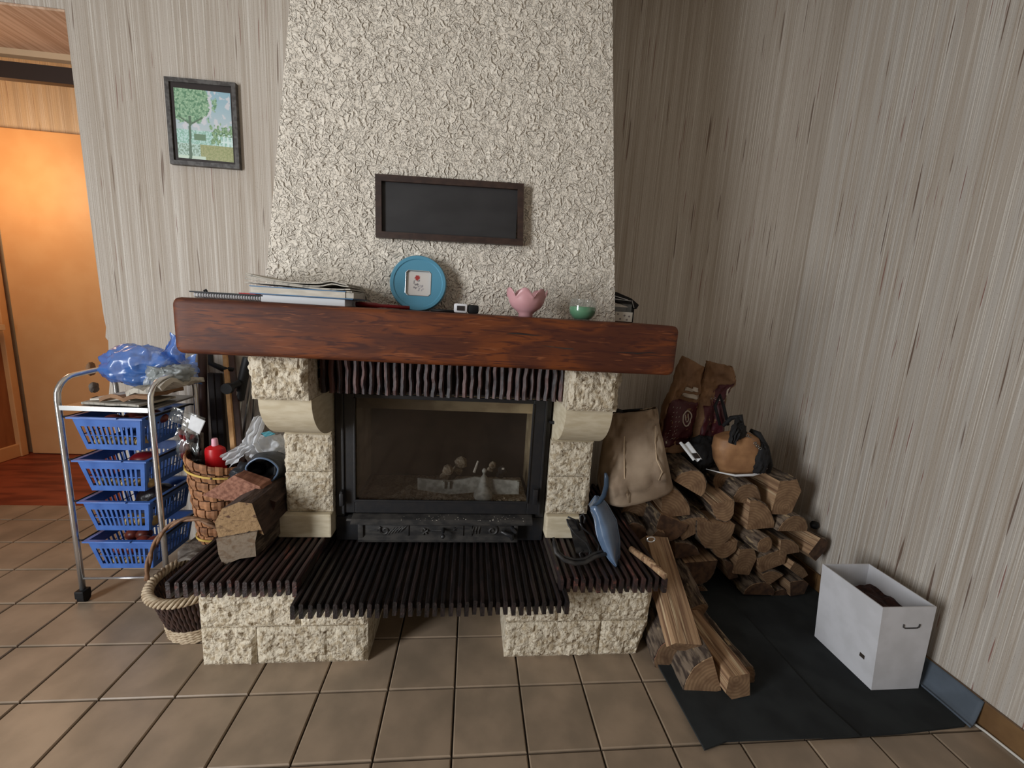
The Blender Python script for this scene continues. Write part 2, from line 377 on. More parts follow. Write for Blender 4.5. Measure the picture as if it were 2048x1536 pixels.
def stucco():
    """thick trowelled render: worm-like ridges"""
    M = bpy.data.materials.new('trowelled_render'); M.use_nodes = True; nt = M.node_tree; N = nt.nodes; L = nt.links
    p = N['Principled BSDF']; p.inputs['Roughness'].default_value = .8; p.inputs['Base Color'].default_value = (*lin((230, 221, 206)), 1)
    tc = N.new('ShaderNodeTexCoord')
    t0 = N.new('ShaderNodeTexNoise'); t0.inputs['Scale'].default_value = 20; t0.inputs['Detail'].default_value = 2
    L.new(tc.outputs['Object'], t0.inputs['Vector'])
    mv = N.new('ShaderNodeMix'); mv.data_type = 'RGBA'; mv.blend_type = 'LINEAR_LIGHT'; mv.inputs[0].default_value = .035
    L.new(tc.outputs['Object'], mv.inputs[6]); L.new(t0.outputs['Color'], mv.inputs[7])
    v = N.new('ShaderNodeTexVoronoi'); v.feature = 'DISTANCE_TO_EDGE'; v.inputs['Scale'].default_value = 40; L.new(mv.outputs[2], v.inputs['Vector'])
    r = N.new('ShaderNodeMapRange'); r.interpolation_type = 'SMOOTHSTEP'; r.inputs[1].default_value = .17; r.inputs[2].default_value = .02; L.new(v.outputs['Distance'], r.inputs[0])
    t1 = N.new('ShaderNodeTexNoise'); t1.inputs['Scale'].default_value = 34; t1.inputs['Detail'].default_value = 1; t1.inputs['Distortion'].default_value = .6
    L.new(tc.outputs['Object'], t1.inputs['Vector'])
    r1 = N.new('ShaderNodeMapRange'); r1.interpolation_type = 'SMOOTHSTEP'; r1.inputs[1].default_value = .40; r1.inputs[2].default_value = .56; L.new(t1.outputs[0], r1.inputs[0])
    t2 = N.new('ShaderNodeTexNoise'); t2.inputs['Scale'].default_value = 85; t2.inputs['Detail'].default_value = 3; t2.inputs['Distortion'].default_value = 1.5
    L.new(tc.outputs['Object'], t2.inputs['Vector'])
    r2 = N.new('ShaderNodeMapRange'); r2.interpolation_type = 'SMOOTHSTEP'; r2.inputs[1].default_value = .46; r2.inputs[2].default_value = .6; r2.inputs[4].default_value = .55; L.new(t2.outputs[0], r2.inputs[0])
    mm = N.new('ShaderNodeMath'); mm.operation = 'MULTIPLY'; L.new(r.outputs[0], mm.inputs[0]); L.new(r1.outputs[0], mm.inputs[1])
    ad = N.new('ShaderNodeMath'); ad.operation = 'MAXIMUM'; L.new(mm.outputs[0], ad.inputs[0]); L.new(r2.outputs[0], ad.inputs[1])
    bp = N.new('ShaderNodeBump'); bp.inputs['Strength'].default_value = 1.; bp.inputs['Distance'].default_value = .0065
    L.new(ad.outputs[0], bp.inputs['Height']); L.new(bp.outputs[0], p.inputs['Normal']); return M
m_stucco = stucco()

def beam_wood():
    """stained oak: long wavy figure, orange heart, darker ends"""
    M = bpy.data.materials.new('stained_beam_wood'); M.use_nodes = True; nt = M.node_tree; N = nt.nodes; L = nt.links
    p = N['Principled BSDF']; p.inputs['Roughness'].default_value = .58; p.inputs['Specular IOR Level'].default_value = .3
    tc = N.new('ShaderNodeTexCoord')
    def nz(scale, det, d=0.):
        mp = N.new('ShaderNodeMapping'); mp.inputs['Scale'].default_value = scale; L.new(tc.outputs['Object'], mp.inputs[0])
        t = N.new('ShaderNodeTexNoise'); t.inputs['Scale'].default_value = 1; t.inputs['Detail'].default_value = det; t.inputs['Distortion'].default_value = d
        L.new(mp.outputs[0], t.inputs['Vector']); return t.outputs['Fac']
    def mix(f, lo, hi, a, b):
        r = N.new('ShaderNodeMapRange'); r.interpolation_type = 'SMOOTHSTEP'; r.inputs[1].default_value = lo; r.inputs[2].default_value = hi; L.new(f, r.inputs[0])
        mx = N.new('ShaderNodeMix'); mx.data_type = 'RGBA'; L.new(r.outputs[0], mx.inputs[0])
        for sck, v in ((6, a), (7, b)):
            if isinstance(v, tuple): mx.inputs[sck].default_value = (*v, 1)
            else: L.new(v, mx.inputs[sck])
        return mx.outputs[2]
    c = mix(nz((3.2, 6, 9), 4, 1.5), .38, .66, lin((80, 41, 26)), lin((116, 60, 27)))
    c = mix(nz((7, 20, 60), 5, 2.2), .48, .68, c, lin((68, 33, 24)))
    c = mix(nz((10, 40, 120), 3, 1.0), .6, .72, c, lin((128, 74, 44)))
    L.new(c, p.inputs['Base Color'])
    bp = N.new('ShaderNodeBump'); bp.inputs['Strength'].default_value = .3; bp.inputs['Distance'].default_value = .002
    L.new(nz((8, 60, 90), 4, 1.), bp.inputs['Height']); L.new(bp.outputs[0], p.inputs['Normal']); return M
m_beam = beam_wood()

def logend():
    """sawn end grain: rings about the pith at the local origin, radial checks"""
    M = bpy.data.materials.new('sawn_end_grain'); M.use_nodes = True; nt = M.node_tree; N = nt.nodes; L = nt.links
    p = N['Principled BSDF']; p.inputs['Roughness'].default_value = .85
    tc = N.new('ShaderNodeTexCoord'); mp = N.new('ShaderNodeMapping'); mp.inputs['Scale'].default_value = (1, 1, .0); L.new(tc.outputs['Object'], mp.inputs[0])
    wv = N.new('ShaderNodeTexWave'); wv.wave_type = 'RINGS'; wv.rings_direction = 'SPHERICAL'; wv.inputs['Scale'].default_value = 26
    wv.inputs['Distortion'].default_value = 2.5; wv.inputs['Detail'].default_value = 3; wv.inputs['Detail Scale'].default_value = 1.5
    L.new(mp.outputs[0], wv.inputs['Vector'])
    t = N.new('ShaderNodeTexNoise'); t.inputs['Scale'].default_value = 22; t.inputs['Detail'].default_value = 5; L.new(tc.outputs['Object'], t.inputs['Vector'])
    mx = N.new('ShaderNodeMix'); mx.data_type = 'RGBA'; L.new(wv.outputs['Fac'], mx.inputs[0])
    mx.inputs[6].default_value = (*lin((126, 98, 71)), 1); mx.inputs[7].default_value = (*lin((148, 118, 88)), 1)
    m2 = N.new('ShaderNodeMix'); m2.data_type = 'RGBA'; r = N.new('ShaderNodeMapRange'); r.inputs[1].default_value = .4; r.inputs[2].default_value = .75
    L.new(t.outputs[0], r.inputs[0]); L.new(r.outputs[0], m2.inputs[0]); L.new(mx.outputs[2], m2.inputs[6]); m2.inputs[7].default_value = (*lin((98, 70, 48)), 1)
    oi = N.new('ShaderNodeObjectInfo'); r2 = N.new('ShaderNodeMapRange'); r2.inputs[3].default_value = .78; r2.inputs[4].default_value = 1.12; L.new(oi.outputs['Random'], r2.inputs[0])
    m3 = N.new('ShaderNodeMix'); m3.data_type = 'RGBA'; m3.blend_type = 'MULTIPLY'; m3.inputs[0].default_value = 1; L.new(m2.outputs[2], m3.inputs[6]); L.new(r2.outputs[0], m3.inputs[7])
    L.new(m3.outputs[2], p.inputs['Base Color'])
    bp = N.new('ShaderNodeBump'); bp.inputs['Strength'].default_value = .5; bp.inputs['Distance'].default_value = .003
    L.new(t.outputs[0], bp.inputs['Height']); L.new(bp.outputs[0], p.inputs['Normal']); return M
m_end = logend()

# ------------------------------------------------------------------ the room
YB, XR, XL, ZC = .865, 1.67, -1.64, 2.76
b = B()
b.box((-4.2, -4., -.06), (XR, 1.21, -.008))
floor = obj('floor', b, m_grout, org=(0, 0, 0), kind='structure')
# every tile in view is a tile of its own, the room behind the camera gets the same grid joined
def tile_b(i, j, b=None):
    g = .0026; b = b or B()
    x0, y0 = i*T+g, j*T+g; x1, y1 = (i+1)*T-g, (j+1)*T-g
    y1 = min(y1, 1.209); x1 = min(x1, XR-.002); e = .003
    jz = random.uniform(-.0006, .0006)
    lo = [(x0, y0), (x1, y0), (x1, y1), (x0, y1)]; hi = [(x0+e, y0+e), (x1-e, y0+e), (x1-e, y1-e), (x0+e, y1-e)]
    vs = [(x, y, -.009) for x, y in lo]+[(x, y, -.0025) for x, y in lo]+[(x, y, jz) for x, y in hi]
    fs = [(0, 1, 5, 4), (1, 2, 6, 5), (2, 3, 7, 6), (3, 0, 4, 7), (4, 5, 9, 8), (5, 6, 10, 9), (6, 7, 11, 10), (7, 4, 8, 11), (8, 9, 10, 11)]
    return b.add(vs, fs)
TILES = {(i, j) for i in range(-15, 8) for j in range(-4, 6)}
for (i, j) in sorted(TILES):
    o = obj('floor_tile', tile_b(i, j), m_tile, parent=floor)
rest = B()
for i in range(-20, 8):
    for j in range(-19, 6):
        if (i, j) not in TILES: tile_b(i, j, rest)
obj('floor_tile_field', rest, m_tile, parent=floor, kind='stuff')

# back wall with the ragged left end by the passage, and the lintel over the passage
rag = [(0, 0), (0, .30), (.012, .42), (.006, .55), (.03, .62), (.022, .72), (.0, .80), (.006, .88), (-.012, .93), (-.016, .97), (0, .985), (-.012, 1.03), (-.006, 1.06), (-.002, 1.1)]
poly = [(XL+.045 if z < .8 else XL+.02+dx, z) for dx, z in []] 
poly = [(XL+.02-dx*.6, z) for dx, z in rag]+[(XL+.012, 1.5), (XL+.004, 2.27), (-4.2, 2.27), (-4.2, ZC), (XR, ZC), (XR, 0)]
b = B(); b.prism(poly, YB, 1.20)
obj('wall_back', b, [m_wallb], org=(0, 0, 0), kind='structure')
b = B(); b.box((XR, -4, 0), (XR+.15, 1.2, ZC)); obj('wall_right', b, m_wallr, org=(0, 0, 0), kind='structure')
b = B(); b.box((-4.2, -4, ZC), (XR+.15, 1.2, ZC+.1)); obj('ceiling', b, m_ceil, org=(0, 0, 0), kind='structure')
b = B(); b.box((-4.2, YB+.004, 2.262), (XL+.0, 1.2, 2.272)); obj('trim_1', b, m_soffit, org=(0, 0, 0), kind='structure')
b = B(); b.box((-4.2, 1.2, 2.236), (XL+.2, 1.235, 2.275)); obj('trim_2', b, m_trimlight, org=(0, 0, 0), kind='structure')
b = B(); b.box((-4.2, 1.236, 2.150), (XL+.2, 1.27, 2.222)); obj('trim_3', b, m_railm, org=(0, 0, 0), kind='structure')
# skirting tiles along the right wall
sk = B(); sk.box((XR-.003, -2, 0), (XR, YB, .083)); sko = obj('baseboard_right', sk, m_grout, org=(0, 0, 0), kind='structure')
for k in range(7):
    q = B(); y1 = YB-.002-k*.21; q.box((XR-.013, y1-.207, .001), (XR-.002, y1, .084), bev=.002); obj('skirting_tile', q, m_skirt, parent=sko)
# the lit passage beyond
b = B(); b.box((-4.2, 1.21, -.05), (-1.2, 2.2, -.002)); obj('floor', b, m_redfloor, org=(-3, 1.3, 0), kind='structure')
b = B(); b.box((-4.2, 2.02, 0), (-1.2, 2.12, 3.0)); obj('wall_passage_end', b, m_wallh, org=(0, 0, 0), kind='structure')
b = B(); b.box((-3.35, 1.18, 0), (-3.16, 2.02, 3.0)); obj('wall_passage_left', b, m_orange, org=(0, 0, 0), kind='structure')
b = B(); b.box((-4.2, 1.2, 2.75), (-1.2, 2.12, 2.8)); obj('ceiling', b, m_ceil, org=(-3, 1.3, 2.8), kind='structure')
b = B(); b.box((-1.5, 1.2, 0), (-1.4, 2.05, 2.8)); obj('wall_passage_right', b, m_orange, org=(0, 0, 0), kind='structure')
d = thing('door_1', None, None, (-2.75, 2.0, 0)); d['kind'] = 'structure'
b = B(); b.box((-3.09, 1.985, .004), (-1.95, 2.019, 2.16), bev=.004); obj('door_leaf', b, m_orange, parent=d)
d2 = thing('door_2', None, None, (-3.12, 1.6, 0)); d2['kind'] = 'structure'
b = B(); b.box((-3.16, 1.19, .01), (-3.135, 1.93, 2.1)); obj('door_leaf', b, m_cab, parent=d2)
b = B(); b.box((-3.16, 1.93, 0), (-3.105, 1.975, 2.14), bev=.004).box((-3.16, 1.19, 0), (-3.115, 1.93, .09), bev=.004); obj('door_frame', b, m_orange, parent=d2)
b = B(); b.prism([(-3.135, .87), (-3.06, .89), (-3.06, .925), (-3.135, .925)], 1.19, 1.9); obj('ledge', b, m_trimlight, parent=d2)

# ------------------------------------------------------------------ rock faces
def rock(x0, x1, y0, y1, z0, z1, amp=.014, faces='F', res=.006, seed=0, rag_bottom=False, chip=1.):
    """a split-faced block: sawn box whose front (F), left (L) or right (R) face is broken rough"""
    b = B(); sd = Vector((seed*3.7, seed*1.3, seed*2.1))
    def disp(p, u, v, lu, lv):
        e = min(u*lu, (1-u)*lu, v*lv, (1-v)*lv)
        q = p+sd
        n1 = .55*noise.fractal(q*24, .9, 2.1, 4)+.6*noise.noise(q*11)
        n2 = abs(noise.noise(q*38+Vector((5, 1, 2))))
        n3 = noise.cell(q*30)
        h = .42+.55*n1+.45*n2+.16*n3
        return max(0., h)*amp*min(1., e/.014)*chip
    def face(o, du, dv, nrm, lu, lv):
        nu = max(4, int(lu/res)); nv = max(4, int(lv/res))
        def fn(u, v):
            p = Vector(o)+Vector(du)*u*lu+Vector(dv)*v*lv
            return p+Vector(nrm)*disp(p, u, v, lu, lv)
        b.grid(fn, nu, nv)
    F, Lf, R = 'F' in faces, 'L' in faces, 'R' in faces
    v = [Vector(p) for p in ((x0,y0,z0),(x1,y0,z0),(x1,y1,z0),(x0,y1,z0),(x0,y0,z1),(x1,y0,z1),(x1,y1,z1),(x0,y1,z1))]
    fs = [(0,3,2,1),(4,5,6,7),(2,3,7,6)]
    if F: face((x0, y0, z0), (1, 0, 0), (0, 0, 1), (0, -1, 0), x1-x0, z1-z0)
    else: fs.append((0, 1, 5, 4))
    if R: face((x1, y0, z0), (0, 1, 0), (0, 0, 1), (1, 0, 0), y1-y0, z1-z0)
    else: fs.append((1, 2, 6, 5))
    if Lf: face((x0, y1, z0), (0, -1, 0), (0, 0, 1), (-1, 0, 0), y1-y0, z1-z0)
    else: fs.append((3, 0, 4, 7))
    b.add(v, fs); return b

# ------------------------------------------------------------------ the fireplace
fp = thing('fireplace', 'rustic limestone fireplace with oak mantel beam, white render hood and brown tile hearth', 'fireplace', (-.073, .45, 0))
YF = .115
G = .0022
BL0, BL1, BR0, BR1 = -.824, -.300, .167, .680
stones = [(BL0, -.657, 0, .137, 'FL'), (-.655, BL1, 0, .137, 'F'), (BL0, -.517, .139, .284, 'FL'), (-.515, BL1, .139, .252, 'F'),
          (BR0, .508, 0, .137, 'F'), (.510, BR1, 0, .137, 'FR'), (BR0, .349, .139, .252, 'F'), (.351, BR1, .139, .284, 'FR')]
for k, (x0, x1, z0, z1, fc) in enumerate(stones):
    b = rock(x0, x1, YF, .30, z0, z1, .017, fc, seed=k+1)
    if k == 5:                              # this corner stone is broken off below
        for v in b.v:
            if v.x > .60: v.x -= (v.x-.60)*.35*max(0, 1-v.z/.137)
    obj('stone_block', b, m_rock, parent=fp)
for x0, x1 in ((BL0+.004, BL1-.001), (BR0+.001, BR1-.004)):
    b = B().box((x0, .301, 0), (x1, .85, .252)); obj('base_wall', b, m_limes, parent=fp)
# hearth of brown roof tiles set on edge
def edge_tile(x, y0, y1, z0, z1, th=.0165, n=7, amp=.0022):
    """one clay tile on edge running back, wavy faces and a chipped nose"""
    b = B(); vs = []; sd = random.random()*50; lean = random.uniform(-.0015, .0015); dz = random.uniform(-.0025, .0025); dy = random.uniform(-.006, .004)
    for i in range(n+1):
        t = i/n; y = y0+dy+(y1-y0)*t**1.3
        o1 = noise.noise(Vector((sd, y*14, 0)))*amp; o2 = noise.noise(Vector((sd, y*14, 9)))*amp; oz = noise.noise(Vector((sd, y*22, 4)))*.003
        tw = th*(.78 if i == 0 else 1)
        vs += [(x-tw/2+o1, y, z0), (x+tw/2+o1, y, z0), (x+tw*.5+o2+lean, y, z1+dz+oz-.005), (x+tw*.28+o2+lean, y, z1+dz+oz), (x-tw*.28+o2+lean, y, z1+dz+oz), (x-tw*.5+o2+lean, y, z1+dz+oz-.005)]
    fs = [tuple(range(5, -1, -1)), tuple(n*6+k for k in range(6))]
    for i in range(n):
        for k in range(6): fs.append((i*6+k, i*6+(k+1) % 6, (i+1)*6+(k+1) % 6, (i+1)*6+k))
    b.add(vs, fs); return b
def run(name, x0, x1, y0, y1, z0, z1, label=None):
    n = round((x1-x0)/.0250); pitch = (x1-x0)/n
    bed = B().box((x0+.004, y0+.03, z0+.004), (x1-.004, y1, z1-.014)); s = obj(name, bed, m_grout, parent=fp)
    for k in range(n):
        o = obj('hearth_tile', edge_tile(x0+(k+.5)*pitch, y0, y1, z0, z1), m_clay2 if name == 'hearth_floor' else m_clay, parent=s)
run('hearth_shelf', -.888, -.497, .068, .84, .286, .340)
run('hearth_floor', -.506, .362, .010, .40, .254, .302)
run('hearth_shelf', .326, .713, .068, .84, .286, .340)
# pillars
ins0, ins1, pl0, pl1 = -.478, .325, -.640, .488
for sgn, xa, xb in ((-1, pl0, ins0), (1, ins1, pl1)):
    xo = (xa-.028, xb) if sgn < 0 else (xa, xb-.028)
    side = 'L' if sgn < 0 else 'R'
    b = B().box((xo[0], .312, .340), (xo[1]-.001 if sgn < 0 else xo[1]+.0, .60, .432), bev=.006); obj('plinth_stone', b, m_limes, parent=fp)
    for k, (z0, z1) in enumerate(((.434, .588), (.590, .732))):
        b = rock(xa, xb, .334, .60, z0, z1, .013, 'F'+side, seed=11+k+sgn*3); obj('stone_block', b, m_rock, parent=fp)
    # corbel: a quarter round sawn stone
    prof = [(.60, .733), (.322, .733)]
    for i in range(13):
        a = PI/2*i/12; prof.append((.335-.180*math.sin(a)*1.0, .745+.150*(1-math.cos(a))))
    prof += [(.152, .898), (.60, .898)]
    b = B().prism(prof, xa+.004, xb-.001, ax='x'); obj('corbel', b, m_limes, parent=fp, smooth='auto')
    b = rock(xa, xb, .132, .60, .900, 1.037, .020, 'F'+side, seed=21+sgn*2, res=.005); obj('stone_block', b, m_rock, parent=fp)
# lintel of the same tiles, standing
lt = obj('lintel', B().box((-.500, .232, .918), (.330, .40, 1.034)), m_grout, parent=fp)
n = 33
for k in range(n):
    x = -.498+(k+.5)*.828/n; b = B(); vs = []; sd = random.random()*90; th = random.uniform(.0135, .0165); dy = random.uniform(-.006, .010)
    for i in range(9):
        z = .912+(1.036-.912)*i/8
        o1 = noise.noise(Vector((sd, z*30, 0)))*.0045; o2 = noise.noise(Vector((sd, z*25, 7)))*.004
        vs += [(x-th/2+o1, .205+dy+o2, z), (x+th*.15+o1, .199+dy+o2, z), (x+th/2+o1, .206+dy+o2, z), (x+th/2, .30, z), (x-th/2, .30, z)]
    fs = [(4, 3, 2, 1, 0), tuple(40+q for q in range(5))]+[(i*5+q, i*5+(q+1) % 5, i*5+5+(q+1) % 5, i*5+5+q) for i in range(8) for q in range(5)]
    obj('lintel_tile', b.add(vs, fs), m_clay3, parent=lt)
# masonry round the firebox
b = B().box((pl0+.03, .60, .340), (-.452, .85, 1.034)); obj('side_wall', b, m_limes, parent=fp)
b = B().box((.300, .60, .340), (pl1-.03, .85, 1.034)); obj('side_wall', b, m_limes, parent=fp)
b = B().box((-.452, .82, .340), (.300, .86, 1.034)); obj('rear_wall', b, m_soot, parent=fp)
b = B().box((ins0+.001, .42, .905), (ins1-.001, .82, 1.034)); obj('flue_plate', b, m_soot, parent=fp)
# beam
b = B(); nx = 60
def sec(x, x0, x1):
    e = min(x-x0, x1-x); r = .016; k = 1 if e > .02 else (1-(1-max(e, 0)/.02)**2)**.5
    ins = .012*(1-k)
    y0, y1, z0, z1 = .060+ins, .56-ins, 1.037+ins, 1.190-ins
    wob = noise.noise(Vector((x*4, 0, 0)))*.003; wz = noise.noise(Vector((x*3, 5, 0)))*.0015
    pts = []
    for (cy, cz, a0) in ((y0+r, z0+r, PI), (y1-r, z0+r, 1.5*PI), (y1-r, z1-r, 0), (y0+r, z1-r, .5*PI)):
        for q in range(5):
            a = a0+q/4*PI/2; pts.append((x, cy+r*math.cos(a)+(wob if cy < .3 else 0), cz+r*math.sin(a)+(wz if cz < 1.1 else 0)))
    return pts
BX0, BX1 = -.800, .636
xs = [BX0, BX0+.002, BX0+.005, BX0+.010, BX0+.02]+[BX0+.02+(BX1-BX0-.04)*i/nx for i in range(1, nx)]+[BX1-.02, BX1-.010, BX1-.005, BX1-.002, BX1]
vs = [p for x in xs for p in sec(x, BX0, BX1)]; K = 20
fs = [(i*K+q, i*K+(q+1) % K, i*K+K+(q+1) % K, i*K+K+q) for i in range(len(xs)-1) for q in range(K)]+[tuple(range(K-1, -1, -1)), tuple((len(xs)-1)*K+q for q in range(K))]
beam = obj('mantel_beam', b.add(vs, fs), m_beam, parent=fp, smooth='auto')
def crack(pts, w):
    b = B(); P = [at(x, y, .0585) for x, y in pts]; n = len(P)
    vs = []
    for i, p in enumerate(P):
        h = w*math.sin(PI*(i+.15)/(n-1+.3)); vs += [(p.x, .0590, p.z+h), (p.x, .0590, p.z-h*.8), (p.x, .066, p.z)]
    b.add(vs, [(i*3, i*3+1, i*3+4, i*3+3) for i in range(n-1)]+[(i*3, i*3+3, i*3+5, i*3+2) for i in range(n-1)]+[(i*3+1, i*3+2, i*3+5, i*3+4) for i in range(n-1)])
    obj('drying_crack', b, m_soot, parent=beam)
crack([(1012, 667), (1025, 667), (1040, 668), (1060, 670), (1086, 672)], .0022)
crack([(1080, 690), (1105, 694), (1130, 697), (1160, 699), (1190, 703), (1230, 705)], .0020)
crack([(1225, 704), (1255, 705), (1275, 707), (1300, 705), (1320, 707)], .0018)
crack([(1270, 708), (1300, 711), (1330, 713), (1352, 714)], .0007)
# hood
H0, H1 = 1.190, ZC
hw = lambda z: (-.674+(-.564+.674)/(2.066-1.194)*(z-1.194), .513+(.401-.513)/(2.182-1.197)*(z-1.197))
b = B(); nz_, nx_ = 200, 130
def hf(u, v):
    z = H0+(H1-H0)*v; a, c = hw(z); x = a+(c-a)*u
    p = Vector((x, .300, z)); e = min(1, min(u, 1-u)*40)
    return (x, .300-.0035*noise.fractal(p*38, 1, 2, 2)*e-.002*e, z)
b.grid(hf, nx_, nz_)
for sd in (0, 1):
    def hs(u, v, sd=sd):
        z = H0+(H1-H0)*v; x = hw(z)[sd]; y = .300+(YB-.300)*u
        return (x+(1 if sd else -1)*.003*noise.fractal(Vector((x, y, z))*38, 1, 2, 2)*min(1, u*40), y, z)
    b.grid(hs, 60, nz_)
hood = obj('chimney_hood', b, m_stucco, parent=fp, smooth=True)

# ------------------------------------------------------------------ the cast iron insert
YI = .360
st = thing('fireplace_insert', 'black cast iron stove insert with sooty glass door between the pillars', 'stove', (-.076, .40, .302))
zi = lambda y, x=880: at(x, y, YI).z
xi = lambda x, y=900: at(x, y, YI).x
b = B(); zt, zb = .905, .303
x0, x1 = ins0+.003, ins1-.003
b.box((x0, YI, .402), (x0+.030, .40, zt), bev=.002).box((x1-.035, YI, .402), (x1, .40, zt), bev=.002).box((x0, YI, zt-.02), (x1, .40, zt), bev=.002)
b.box((x0, YI, zb), (x1, .40, .400), bev=.002)
obj('body_frame', b, m_iron, parent=st)
b = B()                                   # firebox shell
fx0, fx1 = x0+.02, x1-.02
obj('firebox_floor', B().box((fx0, .40, .395), (fx1, .80, .408)), m_soot, parent=st)
obj('firebox_back', B().box((fx0, .76, .408), (fx1, .775, .900)), m_soot, parent=st)
obj('firebox_side', B().box((fx0, .40, .408), (fx0+.015, .76, .900)), m_fire, parent=st)
obj('firebox_side', B().box((fx1-.015, .40, .408), (fx1, .76, .900)), m_fire, parent=st)
obj('firebox_top', B().box((fx0, .40, .880), (fx1, .76, .892)), m_soot, parent=st)
obj('smoke_baffle', B().prism([(.47, .800), (.49, .800), (.43, .875), (.41, .875)], fx0+.016, fx1-.016, ax='x'), m_fire, parent=st)
# door
gx0, gx1, gz0, gz1 = xi(712), xi(1060), zi(999), .868
dx0, dx1, dz0, dz1 = xi(690), xi(1084), .424, .884
b = B(); y0, y1 = .344, .358
b.box((dx0, y0, dz0), (gx0, y1, dz1), bev=.003).box((gx1, y0, dz0), (dx1, y1, dz1), bev=.003)
b.box((gx0, y0, dz0), (gx1, y1, gz0), bev=.003).box((gx0, y0, gz1), (gx1, y1, dz1), bev=.003)
for a, c in (((dx0-.006, .338, dz0-.002), (dx0+.002, .350, dz1)), ((dx1-.002, .338, dz0-.002), (dx1+.006, .350, dz1)), ((gx0-.003, .340, gz0-.004), (gx1+.003, .346, gz0+.004)), ((gx0-.004, .340, gz0), (gx0+.003, .346, gz1)), ((gx1-.003, .340, gz0), (gx1+.004, .346, gz1))):
    b.box(a, c, bev=.0015)
door = obj('stove_door', b, m_iron, parent=st)
obj('glass_pane', B().box((gx0-.002, .350, gz0-.002), (gx1+.002, .354, gz1+.002)), m_pane, parent=door)
hd = B().box((xi(684), .318, .462), (xi(692), .332, .512), bev=.003).tube([(xi(688), .318, .516), (xi(688), .344, .516)], .005, 8)
obj('door_handle', hd, m_iron, parent=door, smooth='auto')
hd = B().box((xi(1069), .314, .478), (xi(1078), .330, .540), bev=.003).tube([(xi(1074), .322, .51), (xi(1074), .346, .51)], .006, 8)
obj('door_handle', hd, m_iron, parent=door, smooth='auto')
hd = B().tube([(xi(1100, 830), .350, .800), (xi(1104, 830), .332, .802), (xi(1112, 830), .330, .806)], .006, 8)
obj('air_lever', hd, m_iron, parent=st, smooth='auto')
# ash-strewn sill and ornamental drawer front
b = B()
b.prism([(.360, .418), (.348, .420), (.322, .410), (.312, .402), (.312, .394), (.360, .390)], xi(708, 1030), xi(1062, 1030), ax='x')
b.prism([(.360, .408), (.335, .404), (.330, .398), (.360, .392)], xi(697, 1030), xi(708, 1030), ax='x')
sill = obj('sill', b, m_irondull, parent=st)
ab = B()
for k in range(70):
    x = random.uniform(xi(800, 1030), xi(1050, 1030)); y = random.uniform(.318, .345); z = .408+(y-.318)*.35
    s = random.uniform(.0006, .0018); ab.box((x, y, z), (x+s*2, y+s*1.5, z+s), mat=Matrix.Translation((x, y, z)) @ Matrix.Rotation(random.random()*3, 4, 'Z') @ Matrix.Translation((-x, -y, -z)))
obj('ash_flakes', ab, m_paper, parent=sill, kind='stuff')
dx0, dx1 = xi(727, 1055), xi(1028, 1055); z0, z1 = .328, .386; yD = .338
b = B().box((dx0, yD, z0), (dx1, .360, z1), bev=.002)
b.prism([(yD, z0), (yD, z0+.008), (.324, z0-.004), (.324, z0-.012), (.345, z0-.014), (.360, z0)], dx0-.012, dx1+.012, ax='x')
b.box((dx0-.004, .328, z1-.004), (dx1+.004, .345, z1+.005), bev=.002)
b.box((dx0-.014, .330, z0-.004), (dx0+.006, .360, z1+.006), bev=.004).box((dx1-.004, .326, z0-.004), (dx1+.012, .360, z1+.006), bev=.004)
drw = obj('ash_drawer', b, m_irondull, parent=st, smooth='auto')
rel = B()
def scroll(cx, cz, r, turns, dirn, n=26, th=.0038, a0=0.):
    th = .0052; pts = []
    for i in range(n+1):
        t = i/n; a = a0+dirn*turns*2*PI*t; rr = r*(1-.85*t); pts.append((cx+rr*math.cos(a), yD-.001, cz+rr*math.sin(a)))
    rel.tube(pts, [th*(1-.4*i/n) for i in range(n+1)], 6)
zm = (z0+z1)/2+.001
X_ = lambda u: xi(700+u*400/2048, 1055)
scroll(X_(370), zm, .021, 1.1, 1, a0=2.4); scroll(X_(1455), zm+.001, .022, 1.3, -1, a0=1.6)
for q in range(5):
    ax_ = X_(400+q*32); rel.tube([(ax_, yD, zm-.018+q*.003), (ax_+.010, yD-.003, zm-.004+q*.003), (ax_+.024, yD-.001, zm+.010+q*.002)], [.003, .0035, .001], 6)
for q in range(3):
    ax_ = X_(1330-q*30); rel.tube([(ax_, yD, zm+.016), (ax_-.006, yD-.003, zm), (ax_-.003, yD-.001, zm-.016)], [.0025, .003, .001], 6)
for q in range(5):
    a = q*2*PI/5+.3; cx = X_(775); rel.tube([(cx, yD-.002, zm-.004), (cx+.010*math.cos(a), yD-.004, zm-.004+.010*math.sin(a)), (cx+.016*math.cos(a+.4), yD-.001, zm-.004+.016*math.sin(a+.4))], [.003, .0045, .001], 6)
    cx = X_(1070); rel.tube([(cx, yD-.002, zm+.006), (cx+.008*math.cos(a), yD-.003, zm+.006+.008*math.sin(a))], [.003, .001], 6)
for u in (605, 1155, 1243): rel.box((X_(u)-.002, yD-.004, z0+.008), (X_(u)+.002, yD, z1-.006))
rel.tube([(X_(220), yD, zm), (X_(300), yD-.001, zm)], .004, 6); rel.tube([(X_(840), yD, zm), (X_(940), yD-.001, zm)], .004, 6)
obj('relief_ornament', rel, m_irondull, parent=drw, smooth='auto', kind='stuff')
b = B().tube([(X_(960), yD, zm+.006), (X_(960), yD-.020, zm+.006), (X_(960), yD-.032, zm+.004)], [.006, .007, .004], 10)
b.lathe([(0, -.008), (.006, -.006), (.009, 0), (.006, .006), (0, .008)], (X_(962), yD-.034, zm-.006), 12)
obj('drawer_knob', b, m_iron, parent=drw, smooth='auto')
